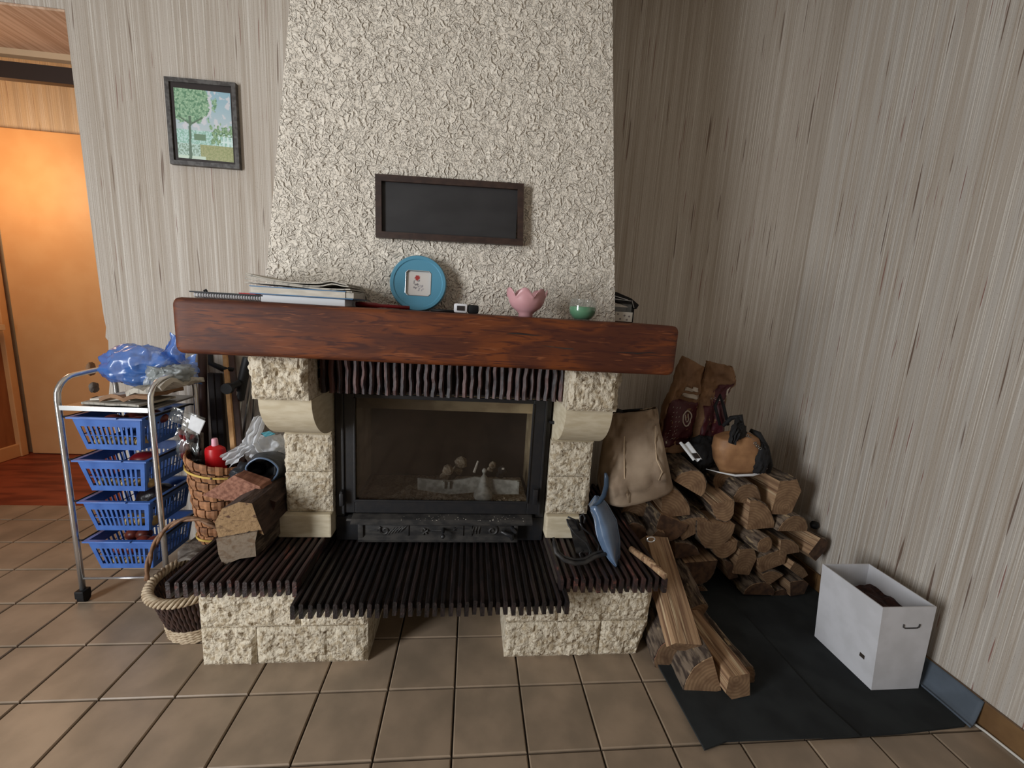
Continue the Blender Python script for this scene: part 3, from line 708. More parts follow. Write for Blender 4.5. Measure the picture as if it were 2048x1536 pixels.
b = B().tube([(X_(1545), yD-.012, zm+.002), (X_(1590), yD-.022, zm-.002), (X_(1640), yD-.026, zm-.008), (X_(1655), yD-.026, zm-.024)], [.006, .008, .009, .007], 10)
b.tube([(X_(1650), yD, zm+.012), (X_(1665), yD-.018, zm+.012), (X_(1690), yD-.022, zm+.004)], [.008, .009, .006], 10)
obj('drawer_catch', b, m_iron, parent=drw, smooth='auto')
# inside: grate rail, finial, ash and half burnt wood
FXI = lambda x, y=940: at(x, y, .47).x
b = B()
pr = [(835, 956, 970), (870, 960, 976), (900, 962, 980), (930, 958, 978), (950, 954, 976), (985, 958, 980), (1010, 960, 980), (1038, 962, 980)]
vs = []
for x, a, c in pr:
    p = at(x, a, .47); q = at(x, c, .46); vs += [(p.x, .47, p.z), (q.x, .462, q.z-.02), (q.x, .482, q.z-.02), (p.x, .480, p.z)]
b.add(vs, [(i*4+k, i*4+(k+1) % 4, i*4+4+(k+1) % 4, i*4+4+k) for i in range(len(pr)-1) for k in range(4)]+[(0, 1, 2, 3), (31, 30, 29, 28)])
for x in (888, 898, 1036): p = at(x, 966, .468); b.box((p.x-.004, .456, p.z-.022), (p.x+.004, .470, p.z+.010), bev=.001)
obj('grate_rail', b, m_silver, parent=st)
p0 = at(967, 975, .455); b = B()
prof = [(.040, -.02), (.036, 0), (.024, .022), (.017, .036), (.019, .040), (.015, .044), (.017, .054), (.013, .066), (.006, .074), (.005, .082), (.009, .088), (.010, .094), (.006, .101), (0, .104)]
b.lathe(prof, (p0.x, .455, p0.z-.02), 20, fn=lambda a, t: 1+.06*math.sin(7*a)*(t < .3)); obj('grate_finial', b, m_silver, parent=st, smooth=True)
b = B()
b.grid(lambda u, v: (fx0+.03+(fx1-fx0-.06)*u, .41+.33*v, .410+.03*max(0, noise.fractal(Vector((u*9, v*5, 3)), 1, 2, 4)+.45)*math.sin(PI*min(1, u*1.3+.05))*math.sin(PI*(.12+.8*v))), 90, 50)
for k in range(420):
    x = random.uniform(FXI(800), FXI(1050)); y = random.uniform(.415, .462); s = random.uniform(.0015, .005); z = .420+random.random()*.012
    b.box((x-s, y-s, z-s), (x+s, y+s, z+s), jit=s*.5)
obj('ash_bed', b, m_ash, parent=st, kind='stuff')
for x, y, yy, s, mm in ((895, 940, .55, .026, m_ash), (922, 925, .60, .030, m_ash), (905, 950, .58, .02, m_char), (1005, 940, .56, .022, m_char), (985, 930, .60, .018, m_ash)):
    p = at(x, y, yy); b = B(); b.lathe([(0, -s), (s*.8, -s*.6), (s, 0), (s*.7, s*.6), (0, s)], p, 7, fn=lambda a, t, q=x: 1+.4*noise.noise(Vector((a*2, t*5, q))))
    b.tube([(p.x-s, yy, p.z-s), (p.x, yy+.01, p.z-s*1.6)], s*.5, 6); obj('charred_wood', b, mm, parent=st)
b = B(); p = at(948, 945, .50); q = at(956, 922, .52); b.tube([p, q], [.006, .004], 6); p = at(1006, 938, .50); b.box((p.x-.005, .5, p.z-.003), (p.x+.005, .505, p.z+.004))
obj('burnt_scrap', b, m_paper, parent=st)

# ------------------------------------------------------------------ firewood
def log(label, px, py, Y, w, h, kind='half', roll=0., L=.42, yaw=0., pitch=0., front=None, mats=None, group=None, barkcut=True, lab2=None):
    """a split log whose sawn end faces the room; w,h in photo pixels at the sawn end"""
    c = at(px, py, Y) if front is None else Vector(front)
    s = mpp(c); W, Hh = w*s, h*s
    d = Vector((math.sin(math.radians(yaw))*math.cos(math.radians(pitch)), math.cos(math.radians(yaw))*math.cos(math.radians(pitch)), math.sin(math.radians(pitch))))
    r = d.cross(Vector((0, 0, 1))).normalized(); u = r.cross(d)
    sd = random.random()*99
    if kind == 'half': pts = [(.5*math.cos(a), -.45+.95*math.sin(a), 1) for a in [PI*i/12 for i in range(13)]]; pith = (0, -.45)
    elif kind == 'round': pts = [(.5*math.cos(a), .5*math.sin(a), 1) for a in [2*PI*i/16 for i in range(16)]]; pith = (0, 0)
    elif kind == 'quarter': pts = [(-.5, -.5, 0)]+[(-.5+1.*math.cos(a), -.5+1.*math.sin(a), 1) for a in [PI/2*i/8 for i in range(9)]]; pith = (-.5, -.5)
    elif kind == 'wedge': pts = [(-.1, -.5, 0)]+[(-.5+1.*t, .30+.2*math.sin(PI*t), 1) for t in [1-i/6 for i in range(7)]]; pith = (-.1, -.5)
    else: pts = [(-.42, -.5, 0), (.36, -.46, 0), (.5, .2, 0), (.22, .5, 1), (-.1, .47, 1), (-.45, .42, 1)]; pith = (.1, -.3)
    ca, sa = math.cos(math.radians(roll)), math.sin(math.radians(roll))
    P2 = []
    for (a, b_, k) in pts:
        n_ = 1+.13*noise.noise(Vector((a*3, b_*3, sd)))
        a, b_ = a*W*n_, b_*Hh*n_; P2.append((a*ca-b_*sa, a*sa+b_*ca, k))
    pa, pb = pith[0]*W, pith[1]*Hh; pi_ = Vector((pa*ca-pb*sa, pa*sa+pb*ca, 0))
    M = Matrix((r, u, d)).transposed().to_4x4()
    if M.determinant() < 0: M = Matrix((-r, u, d)).transposed().to_4x4()
    M.translation = c+r*pi_.x+u*pi_.y
    NL = 6
    def ring(t, grow=0.):
        out = []
        for i, (a, b_, k) in enumerate(P2):
            e = noise.noise(Vector((a*25, b_*25+sd, t*4)))*.004+noise.noise(Vector((a*9, sd, t*2)))*.004
            l = math.hypot(a-pi_.x, b_-pi_.y) or 1
            g = (grow+e)/l
            out.append(c+d*(t*L)+r*(a+(a-pi_.x)*g)+u*(b_+(b_-pi_.y)*g))
        return out
    n = len(P2); b = B(); vs = []
    for j in range(NL+1): vs += ring(j/NL)
    fs = [(j*n+i, j*n+(i+1) % n, (j+1)*n+(i+1) % n, (j+1)*n+i) for j in range(NL) for i in range(n)]
    b.add(vs, fs, 1); base = 0
    b.f.append(tuple(range(n-1, -1, -1))); b.m.append(0); b.f.append(tuple(NL*n+i for i in range(n))); b.m.append(0)
    o = obj('firewood_log', b, mats or [m_end, m_split], frame=M, label=label, category='log', group=group)
    bk = [i for i in range(n) if P2[i][2] == 1]
    if len(bk) > 1:
        b = B(); m_ = len(bk); NB = 14; closed = kind == 'round'
        inn, outr = [], []
        for j in range(NB+1):
            t = .006+.99*j/NB
            ri, ro = ring(t, -.001), ring(t, .004)
            inn += [ri[i] for i in bk]; outr += [ro[i]+(ro[i]-ri[i]).normalized()*.0035*noise.noise(ro[i]*55) for i in bk]
        N0 = len(inn); b.add(inn+outr, [])
        seg = m_ if closed else m_-1
        def q(*f): b.f.append(f); b.m.append(0)
        for j in range(NB):
            for i in range(seg):
                i2 = (i+1) % m_
                q(N0+j*m_+i, N0+j*m_+i2, N0+(j+1)*m_+i2, N0+(j+1)*m_+i); q(j*m_+i, (j+1)*m_+i, (j+1)*m_+i2, j*m_+i2)
        for i in range(seg):
            i2 = (i+1) % m_
            q(i, i2, N0+i2, N0+i); q(NB*m_+i, N0+NB*m_+i, N0+NB*m_+i2, NB*m_+i2)
        me_o = obj('bark', b, m_bark, frame=M.copy())
        me_o.parent = o; me_o.matrix_parent_inverse = M.inverted()
    return o
GP = 'split logs of the pile in the corner'
pile = [
 ('half-round log with clear growth rings, topmost left of the pile beside the tan sack', 1387, 962, .50, 66, 44, 'half', -28, 9),
 ('wedge-split log with pale left edge, just below the topmost half-round log', 1352, 1003, .47, 58, 66, 'quarter', 8, 6),
 ('half-round log with grey bark shoulder under the tan handbag', 1496, 988, .52, 58, 42, 'half', -4, 2),
 ('big square-split block log, rightmost on the top row of the pile', 1573, 994, .50, 56, 78, 'block', -6, -2),
 ('wide triangular split log right below the log under the tan handbag', 1524, 1028, .48, 56, 62, 'quarter', 4, -2),
 ('short round-bellied log with mossy grey bark on its left side, upper middle of pile', 1448, 1022, .46, 46, 46, 'half', 200, 8),
 ('arc-shaped bark-edged log left of the biggest round log end', 1384, 1053, .45, 40, 62, 'half', -62, 4),
 ('half-round log with reddish end at the right edge below the square block', 1590, 1048, .46, 66, 34, 'half', -3, -6),
 ('biggest log end, broad half disc in the middle of the pile', 1428, 1070, .43, 78, 58, 'half', 176, 3),
 ('dark flat-topped log low behind the blue dustpan', 1340, 1058, .44, 66, 52, 'half', 160, 2),
 ('log with flaky grey bark jutting out of the pile towards the room', 1530, 1091, .36, 36, 34, 'round', 0, -16),
 ('curved bark-backed log directly under the biggest log end', 1450, 1100, .43, 54, 34, 'half', 190, 2),
 ('large dark half disc log at the lower left of the pile', 1400, 1146, .42, 64, 54, 'half', 184, 0),
 ('upright wedge log below the flaky barked log', 1491, 1124, .42, 42, 56, 'block', -8, 0),
 ('wide slab log to the right of the upright wedge log', 1546, 1121, .42, 66, 34, 'block', 18, -3),
 ('small pentagonal log under the reddish half-round end', 1580, 1092, .42, 42, 34, 'quarter', 8, -4),
 ('dark weathered log lying at the right end of the pile near the wall', 1638, 1098, .41, 38, 46, 'block', -38, -18),
 ('pale yellow plank of split wood slanting at the lower right of the pile', 1598, 1141, .40, 56, 18, 'block', -34, -14),
 ('small wedge log low in the pile, point downwards', 1543, 1158, .41, 46, 32, 'wedge', -4, 0),
 ('low dark log at the foot of the pile left of centre', 1520, 1178, .41, 60, 28, 'half', 0, 3),
 ('low dark log at the foot of the pile near the white box', 1597, 1176, .40, 42, 34, 'block', 5, -4),
 ('small reddish log in the dark gap right of the dustpan', 1374, 1098, .44, 48, 34, 'quarter', 10, 2),
 ('dark log behind the dustpan at the far left of the pile', 1270, 1066, .50, 50, 44, 'half', 20, 6),
 ('narrow bark strip log between the large dark half disc and the upright wedge', 1462, 1138, .44, 18, 46, 'quarter', 20, 0),
 ('dark log under the wide slab log, half hidden', 1560, 1190, .43, 40, 22, 'half', 0, -2),
 ('long red-brown log sloping down behind the dustpan', 1322, 1082, .40, 30, 44, 'block', 40, 10),
 ('dark log filling the gap under the log with the mossy bark', 1415, 1030, .55, 46, 40, 'round', 0, 2),
 ('dark log in the gap beside the wedge-split log', 1320, 1030, .56, 50, 40, 'round', 0, 6),
 ('dark log deep under the large dark half disc', 1390, 1185, .50, 60, 30, 'half', 0, 2),
 ('dark log deep behind the pile foot in the middle', 1450, 1178, .56, 60, 40, 'round', 0, 0),
 ('log lying behind the tan handbag against the wall', 1450, 962, .58, 50, 40, 'round', 0, 2),
 ('log lying under the tan jute sack', 1272, 1014, .58, 56, 44, 'half', 0, 4),
]
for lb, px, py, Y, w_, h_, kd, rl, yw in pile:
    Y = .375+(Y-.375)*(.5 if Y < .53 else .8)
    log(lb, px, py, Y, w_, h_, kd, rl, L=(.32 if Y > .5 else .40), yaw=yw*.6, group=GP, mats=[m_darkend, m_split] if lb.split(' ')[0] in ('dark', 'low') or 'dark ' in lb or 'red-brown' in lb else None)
GF = 'loose logs lying in front of the pile'
def log2(label, a, e, w, h, kind, roll, mats=None):
    """log from near end a to far end e (metres)"""
    a, e = Vector(a), Vector(e); d = e-a; L = d.length
    yaw = math.degrees(math.atan2(d.x, d.y)); pitch = math.degrees(math.asin(d.z/L)); s = mpp(a)
    return log(label, 0, 0, 0, w/s, h/s, kind, roll, L=L, yaw=yaw, pitch=pitch, front=a, group=GF, mats=mats)
log2('longest split plank of firewood leaning on the right end of the hearth', (.762, .0, .128), (.800, .37, .300), .122, .055, 'block', 176)
log2('red-brown log on the tiles against the right base stones', (.722, .045, .055), (.755, .42, .08), .09, .11, 'quarter', 130, [m_end, m_pinksplit])
log2('short log with pale striped top, its round end facing the room', (.790, -.055, .062), (.815, .25, .062), .13, .12, 'quarter', 110)
log2('tapering split log with deep stripes, right of the short striped log', (.905, -.090, .062), (.895, .26, .058), .09, .09, 'block', 186)
log2('dark barked log lying on the grey mat beside the tapering split log', (.975, -.035, .040), (.955, .30, .045), .075, .075, 'half', 0)
log2('thin dark log behind the leaning plank', (.935, .20, .105), (.96, .52, .16), .06, .06, 'half', -40)
# ash-tool handle on the right shelf
p, q = at(1335, 1140, .05), at(1272, 1090, .16)
b = B().tube([(p.x, .055, .352), (p.x*.6+q.x*.4, .12, .362), (q.x, .20, .366)], [.011, .014, .011], 12)
obj('tool_handle', b, m_split, smooth=True, label='pale rounded wooden tool handle lying on the right hearth shelf', category='handle')
b = B(); c = at(1302, 1079, .22); b.tube([(c.x+.015*math.cos(a), .22, c.z+.010*math.sin(a)) for a in [2*PI*i/16 for i in range(16)]], .0028, 6, closed=True)
obj('metal_ring', b, m_chrome, smooth=True, label='small chrome ring above the wooden tool handle', category='ring')

# logs on the left shelf
GL = 'logs on the left hearth shelf'
def chunk(label, corners, Y, L, mats, yaw=0, pitch=0, kindn=5):
    P = [at(x, y, Y) for x, y in corners]; b = B(); n = len(P)
    d = Vector((math.sin(math.radians(yaw)), math.cos(math.radians(yaw)), math.sin(math.radians(pitch)))); vs = []
    c = sum(P, Vector())/n
    for j in range(6):
        t = j/5
        for p in P: vs.append(p+d*L*t+Vector([noise.noise(p*40+Vector((t*5, k*9, 0)))*.004 for k in range(3)]))
    fs = [(j*n+i, j*n+(i+1) % n, (j+1)*n+(i+1) % n, (j+1)*n+i) for j in range(5) for i in range(n)]
    b.add(vs, fs, 1); b.f.append(tuple(range(n-1, -1, -1))); b.m.append(0); b.f.append(tuple(5*n+i for i in range(n))); b.m.append(0)
    M = Matrix((Vector((1, 0, 0)), Vector((0, 0, 1)), Vector((0, 1, 0)))).transposed().to_4x4(); M.translation = Vector((c.x, Y, c.z-.03))
    return obj('firewood_log', b, mats, frame=M, label=label, category='log', group=GL)
m_barkdark = mat('dark_bark', (74, 56, 46), .9, c2=(50, 36, 30), sc=(60, 60, 14), bump=1., bsc=(80, 80, 24), bdist=.006)
m_grain = mat('cracked_end_grain', (146, 117, 82), .85, c2=(78, 52, 36), sc=(24, 60, 110), lo=.52, hi=.7, dist=1.2, bump=1., bsc=(60, 60, 60), bdist=.006)
m_greygrain = mat('grey_end_grain', (120, 105, 88), .85, c2=(104, 84, 64), sc=(30, 50, 50), lo=.45, hi=.66, dist=1., bump=.7, bsc=(60, 60, 60), bdist=.005)
chunk('grey-brown log chunk lying lowest on the left hearth shelf', [(432, 1078), (514, 1063), (511, 1084), (513, 1114), (480, 1118), (446, 1131), (436, 1110)], .165, .26, [m_greygrain, m_bark], yaw=4)
chunk('split log with cracked yellow end, on top of the lowest chunk', [(429, 1045), (444, 1018), (478, 1004), (504, 1008), (516, 1040), (527, 1070), (500, 1062), (452, 1086), (436, 1076)], .175, .25, [m_grain, m_barkdark], yaw=2)
chunk('red-brown wedge of split wood, topmost of the logs on the left shelf', [(403, 991), (430, 975), (466, 952), (520, 972), (523, 982), (505, 1003), (450, 1001)], .275, .06, [m_pinksplit, m_pinksplit], yaw=8)
chunk('dark split log behind the cracked one, nearest the left pillar', [(498, 1008), (520, 992), (552, 1004), (538, 1062), (520, 1082), (505, 1060)], .27, .24, [m_brownwood, m_barkdark], yaw=0)

# ------------------------------------------------------------------ things on the mantel
ZM = 1.190
def slab(name, quadpx, Y0, Y1, z0, z1, m_, lab, cat, jag=0., parent=None, **kw):
    x0 = at(quadpx[0], 600, Y0).x; x1 = at(quadpx[1], 600, Y0).x
    b = B().box((x0, Y0, z0), (x1, Y1, z1), bev=min(.0015, (z1-z0)*.3), jit=jag); 
    if parent: return obj(name, b, m_, parent=parent, **kw)
    return obj(name, b, m_, label=lab, category=cat, **kw)
nb = thing('spiral_notebook', 'black spiral notebook at the left end of the mantel', 'notebook', (-.67, .2, ZM))
x0, x1 = at(384, 590, .12).x, at(522, 590, .12).x
obj('pages', B().box((x0+.006, .126, ZM+.0005), (x1, .30, ZM+.014)), m_paper, parent=nb)
obj('cover', B().box((x0-.003, .114, ZM+.0148), (x1+.006, .305, ZM+.0186)), m_black, parent=nb)
b = B()
for k in range(26):
    x = x0+.008+k*(x1-x0-.012)/25; b.tube([(x, .124+.0065*math.cos(a), ZM+.0085+.0060*math.sin(a)) for a in [2*PI*i/10 for i in range(10)]], .0022, 5, closed=True)
obj('spiral_wire', b, m_white, parent=nb)
b = B(); p = at(410, 575, .15); b.tube([(p.x-.004, .15, ZM+.020), (p.x, .155, ZM+.024), (p.x+.004, .15, ZM+.020)], .003, 6)
obj('pen_clip', b, m_black, label='small black clip on the spiral notebook', category='clip', smooth=True)
slab('notepad', (522, 690), .115, .26, ZM+.0, ZM+.020, m_label, 'white box-like notepad at the bottom of the paper stack', 'notepad')
slab('red_folder', (478, 512), .16, .28, ZM+.0175, ZM+.022, m_red, 'red folder corner sticking out between notebook and paper stack', 'folder')
bk = thing('book', 'white paged book with blue cover in the paper stack on the mantel', 'book', (-.5, .19, ZM+.021))
xa, xb = at(500, 590, .11).x, at(706, 590, .11).x
obj('cover', B().box((xa, .108, ZM+.021), (xb, .27, ZM+.0235)).box((xa, .108, ZM+.041), (xb-.02, .27, ZM+.0435)), m_bluepaper, parent=bk)
obj('pages', B().box((xa+.002, .110, ZM+.0236), (xb-.022, .268, ZM+.0409)), m_paper, parent=bk)
obj('bookmark_leaves', B().box((xb-.032, .112, ZM+.0236), (xb+.002, .24, ZM+.040), bev=.002), m_news, parent=bk)
b = B(); xa, xb = at(493, 570, .12).x, at(706, 570, .12).x
for k in range(4):
    def fn(u, v, k=k): 
        x = xa+(xb-xa)*(u*(1-.02*k)); z = ZM+.0460+k*.0046+.0035*math.sin(u*5+k)+.005*(1-u)**3*(k*.7+1)+.007*math.exp(-((u-.84)/.08)**2)*(k > 1)
        return (x, .110+.17*v+.003*k, z)
    b.grid(fn, 24, 3)
obj('magazine', b, m_news, sol=.0032, label='worn magazines with curled corner on top of the paper stack', category='magazine')
# round tin with a small square picture
tn = thing('picture_frame', 'round blue tin frame with small square picture leaning on the white hood', 'frame', (-.172, .22, ZM))
c = at(835, 568, .235); R = .0905; tl = math.radians(9)
Mt = Matrix.Translation((c.x, .258, ZM+.086)) @ Matrix.Rotation(tl, 4, 'X').inverted() @ Matrix.Rotation(PI/2, 4, 'X')
def tr(b_): b_.v = [Mt @ v for v in b_.v]; return b_
sq = .039
b = B(); n = 64; vs = []; fs = []
def sqp(a, s): 
    ca, sa = math.cos(a), math.sin(a); m_ = max(abs(ca), abs(sa)); return (s*ca/m_, s*sa/m_)
prof = [('s', sq*1.02, -.004), ('s', sq, .006), ('c', R*.84, .0065), ('c', R*.87, .009), ('c', R*.97, .009), ('c', R, .005), ('c', R, -.006), ('c', R*.9, -.008), ('c', .001, -.008)]
for kd, r_, z_ in prof:
    for k in range(n):
        a = 2*PI*(k+.5)/n; x, y = sqp(a, r_) if kd == 's' else (r_*math.cos(a), r_*math.sin(a)); vs.append((x, y, z_))
fs = [(j*n+k, j*n+(k+1) % n, (j+1)*n+(k+1) % n, (j+1)*n+k) for j in range(len(prof)-1) for k in range(n)]
obj('tin_frame', tr(B().add(vs, fs)), m_blue2, parent=tn, smooth='auto')
b = B(); N_ = 28
b.grid(lambda u, v: (-sq+2*sq*u, -sq+2*sq*v, .0005), N_, N_); b.c = []
for j in range(N_+1):
    for i in range(N_+1):
        u, v = i/N_, j/N_; c_ = (212, 206, 200)
        if (u-.45)**2/.010+(v-.74)**2/.012 < 1: c_ = (168, 62, 60)
        elif abs(u-.42) < .13 and .25 < v < .66 and noise.noise(Vector((u*14, v*14, 0))) > 0: c_ = (110, 104, 108)
        elif abs(u-.6) < .12 and .2 < v < .5 and noise.noise(Vector((u*16, v*16, 5))) > .1: c_ = (150, 146, 152)
        b.c.append(lin(c_))
obj('small_print', tr(b), m_print, parent=tn)
b = B(); b.tube([tr_ for tr_ in [Mt @ Vector((sqp(2*PI*(k+.5)/32, sq*1.03)[0], sqp(2*PI*(k+.5)/32, sq*1.03)[1], .0065)) for k in range(32)]], .0012, 5, closed=True)
obj('window_rim', b, m_chrome, parent=tn)
# red ribbon / lighter behind the stack, black pen, laser measurer
p, q = at(712, 606, .19), at(800, 612, .19)
b = B().tube([(p.x, .19, ZM+.0085), (p.x+.06, .19, ZM+.0085), (p.x+.075, .19, ZM+.008), (q.x+.03, .185, ZM+.007)], [.008, .0082, .0055, .006], 10)
obj('gas_lighter', b, m_darkred, smooth=True, label='dark red long lighter lying between paper stack and round tin', category='lighter')
b = B().tube([(at(862, 618, .14).x, .14, ZM+.0045), (at(915, 620, .14).x, .14, ZM+.0045)], .0042, 8)
obj('pen', b, m_black, smooth=True, label='black pen lying right of the round blue tin', category='pen')
dv = thing('door_remote', 'small white and black electronic gadget on the mantel', 'gadget', (0, .12, ZM))
a, c = at(908, 610, .11).x, at(935, 610, .11).x; e = at(958, 610, .11).x
obj('white_shell', B().box((a, .108, ZM+.001), (c, .150, ZM+.029), bev=.006), m_white, parent=dv, smooth='auto')
obj('black_shell', B().box((c, .112, ZM+.001), (e, .150, ZM+.027), bev=.007), m_black, parent=dv, smooth='auto')
obj('screen', B().box((a+.009, .1065, ZM+.008), (c-.008, .1085, ZM+.022)), m_frame2, parent=dv)
# pink tulip glass
c = at(1055, 628, .135); cx, cy = c.x-.004, .150
b = B(); n = 60
pr = [(.0, 0), (.019, 0), (.022, .003), (.0205, .010), (.028, .019), (.045, .034), (.0535, .052), (.0555, .066), (.058, .080), (.062, .094)]
vs = []
for j, (r_, z_) in enumerate(pr):
    for k in range(n):
        a = 2*PI*k/n+.35; pet = abs(math.cos(a*3.5)); t = j/(len(pr)-1)
        rr = r_*(1+.05*(pet-.5)*(t > .5)); zz = z_-(1-pet**.8)*.034*max(0, (t-.45)/.55)**2
        vs.append((cx+rr*math.cos(a), cy+rr*math.sin(a), ZM+zz*.92))
fs = [(j*n+k, j*n+(k+1) % n, (j+1)*n+(k+1) % n, (j+1)*n+k) for j in range(len(pr)-1) for k in range(n)]
obj('tulip_vase', B().add(vs, fs), m_pink, smooth=True, sol=.0022, label='pink frosted glass bowl with petal-shaped rim on the mantel', category='bowl')
# green candle in round glass
cg = thing('candle_glass', 'round clear glass with green candle wax on the mantel', 'candle', (at(1165, 638, .14).x, .15, ZM))
cx = ORG[cg].x
pr = [(.001, .0015), (.022, .001), (.030, .006), (.039, .018), (.0425, .032), (.042, .046), (.0385, .060), (.0365, .066)]
obj('glass', B().lathe(pr, (cx, .150, ZM), 36), m_glass, parent=cg, smooth=True, sol=.0015)
pr = [(.0, .003), (.021, .003), (.0285, .008), (.0372, .019), (.0408, .032), (.0412, .039), (.038, .042), (.02, .040), (.001, .040)]
obj('wax', B().lathe(pr, (cx, .150, ZM), 30, fn=lambda a, t: 1), m_green, parent=cg, smooth='auto')
obj('wick', B().tube([(cx, .15, ZM+.033), (cx+.002, .15, ZM+.041)], .001, 5), m_char, parent=cg)
# jar with patterned label and dark cloth beside the hood
jx0, jx1 = at(1229, 625, .34).x, at(1263, 625, .34).x
jr = thing('storage_jar', 'square clear jar with dotted white label right of the hood', 'jar', ((jx0+jx1)/2, .36, ZM))
obj('jar_glass', B().box((jx0, .335, ZM+.001), (jx1-.002, .39, ZM+.066), bev=.003), m_glass, parent=jr)
b = B(); b.grid(lambda u, v: (jx0+.001+(jx1+.001-jx0)*u, .3335, ZM+.003+.034*v), 34, 24); b.c = []
for j in range(25):
    for i in range(35):
        u, v = i/34, j/24; c_ = (205, 198, 186)
        for (a, d_) in ((.55, .62), (.82, .55), (.15, .75), (.3, .25), (.7, .2)):
            if (u-a)**2+((v-d_)*.6)**2 < .0035: c_ = (120, 110, 108)
        b.c.append(lin(c_))
obj('dotted_label', b, m_print, parent=jr, sol=.0006)
P = [at(1229, 585, .40), at(1232, 584, .40), at(1262, 597, .40), at(1277, 610, .40), at(1272, 618, .40), at(1262, 612, .40), at(1229, 602, .40)]
b = B().prism([(p.x, p.z) for p in P], .395, .45); b.box((P[1].x-.03, .40, ZM), (P[4].x-.005, .45, P[4].z+.004), bev=.004)
cl = obj('folded_cloth', b, m_blackcloth, label='dark folded cloth with white stripes behind the jar right of the hood', category='cloth')
b = B()
for (x0_, y0_, x1_, y1_) in ((1230, 592, 1256, 600), (1264, 601, 1268, 616), (1230, 598, 1262, 602)):
    p, q = at(x0_, y0_, .3945), at(x1_, y1_, .3945); b.tube([p, q], .0012, 5)
obj('white_stripe', b, m_label, parent=cl)

# ------------------------------------------------------------------ pictures on the walls
def frame(name, quad, Y, dep, bw, m_, lab, cat):
    """quad: photo corners tl,tr,br,bl on the plane Y"""
    P = [at(x, y, Y) for x, y in quad]; b = B()
    c = sum(P, Vector())/4
    inn = [p+Vector((bw if p.x < c.x else -bw, 0, bw if p.z < c.z else -bw)) for p in P]
    vs = [(p.x, Y, p.z) for p in P]+[(p.x, Y, p.z) for p in inn]+[(p.x, Y+dep, p.z) for p in P]+[(p.x, Y+dep, p.z) for p in inn]
    fs = []
    for k in range(4):
        j = (k+1) % 4; fs += [(k, j, 4+j, 4+k), (8+k, 12+k, 12+j, 8+j), (k, 8+k, 8+j, j), (4+k, 4+j, 12+j, 12+k)]
    return b.add(vs, fs), inn
pf = thing('picture_frame', 'grey-framed landscape print of tree and house on the left wall', 'picture', (-1.15, YB, 1.73))
quad = [(327, 152), (470, 165), (479, 338), (340, 327)]
b, inn = frame('f', quad, YB-.020, .020, .016, m_frame1, '', ''); obj('outer_frame', b, m_frame1, parent=pf)
x0, x1, z0, z1 = inn[0].x, inn[1].x, (inn[2].z+inn[3].z)/2, (inn[0].z+inn[1].z)/2
obj('dark_mount', B().box((x0-.002, YB-.013, z0-.002), (x1+.002, YB-.002, z1+.002)), m_frame2, parent=pf)
mw = .018; a0, a1, c0, c1 = x0+mw*.8, x1-mw*.45, z0+mw*.6, z1-mw*1.2
NX, NY = 90, 120; b = B(); b.grid(lambda u, v: (a0+(a1-a0)*u, YB-.0142, c0+(c1-c0)*v), NX, NY); b.c = []
def landscape(u, v):
    n1 = noise.fractal(Vector((u*9, v*9, 1)), 1, 2, 4); n2 = noise.noise(Vector((u*40, v*40, 2))); n3 = noise.noise(Vector((u*22, v*22, 8)))
    sky = (152+60*(1-v)*1.2, 190+30*(1-v), 206+10*(1-v)) if n1 < .25 else (214, 216, 222)
    c = sky
    if v < .42:
        c = (196, 226, 222) if n2 > 0 else (150, 196, 180)
        if u > .72 and v > .16 and (int(u*40) % 3 == 0 or int(v*44) % 4 == 0): c = (222, 244, 240)
        if .30 < u < .52 and .28 < v < .37: c = (110, 140, 112)
    if v > .24 and u > .62+.05*n1 and v < .50+.1*n3 and n3 > -.15 and not (u > .78 and v < .36): c = (112, 150, 108) if n2 > 0 else (150, 182, 140)
    if .62 < u < .98 and .36 < v < .44+.08*n1 and n2 > .1: c = (92, 128, 92)
    if v < .22 and u > .4: c = (150, 158, 106) if n2 > 0 else (170, 172, 124)
    if v < .22 and u <= .4: c = (190, 216, 206) if n2 > -.05 else (132, 160, 140)
    if v < .05 and u < .5: c = (206, 226, 208)
    r = ((u-.26)/.42)**2+((v-.80)/.30)**2
    if r+.55*n1 < .95: c = (104, 148, 116) if n3 > .05 else (146, 184, 150)
    if r+.55*n1 < .95 and n2 > .25: c = (178, 208, 176)
    if abs(u-.24-.06*(v-.4)) < .022+.02*max(0, .3-v) and v < .62: c = (92, 116, 96)
    if abs((v-.50)-(abs(u-.26))*.5) < .014 and abs(u-.26) < .22: c = (96, 122, 98)
    return c
for j in range(NY+1):
    for i in range(NX+1): b.c.append(lin(landscape(i/NX, j/NY)))
obj('landscape_print', b, m_print, parent=pf)
# blackboard on the hood
bb = thing('blackboard', 'small empty blackboard in dark wood frame hanging on the white hood', 'blackboard', (-.08, .29, 1.42))
quad = [(750, 347), (1048, 367), (1046, 491), (751, 474)]
b, inn = frame('f', quad, .272, .022, .019, m_boardframe, '', '')
obj('wood_frame', b, m_boardframe, parent=bb)
obj('slate', B().box((inn[0].x-.003, .282, min(inn[2].z, inn[3].z)-.002), (inn[1].x+.003, .290, max(inn[0].z, inn[1].z)-.001)), m_slate, parent=bb)

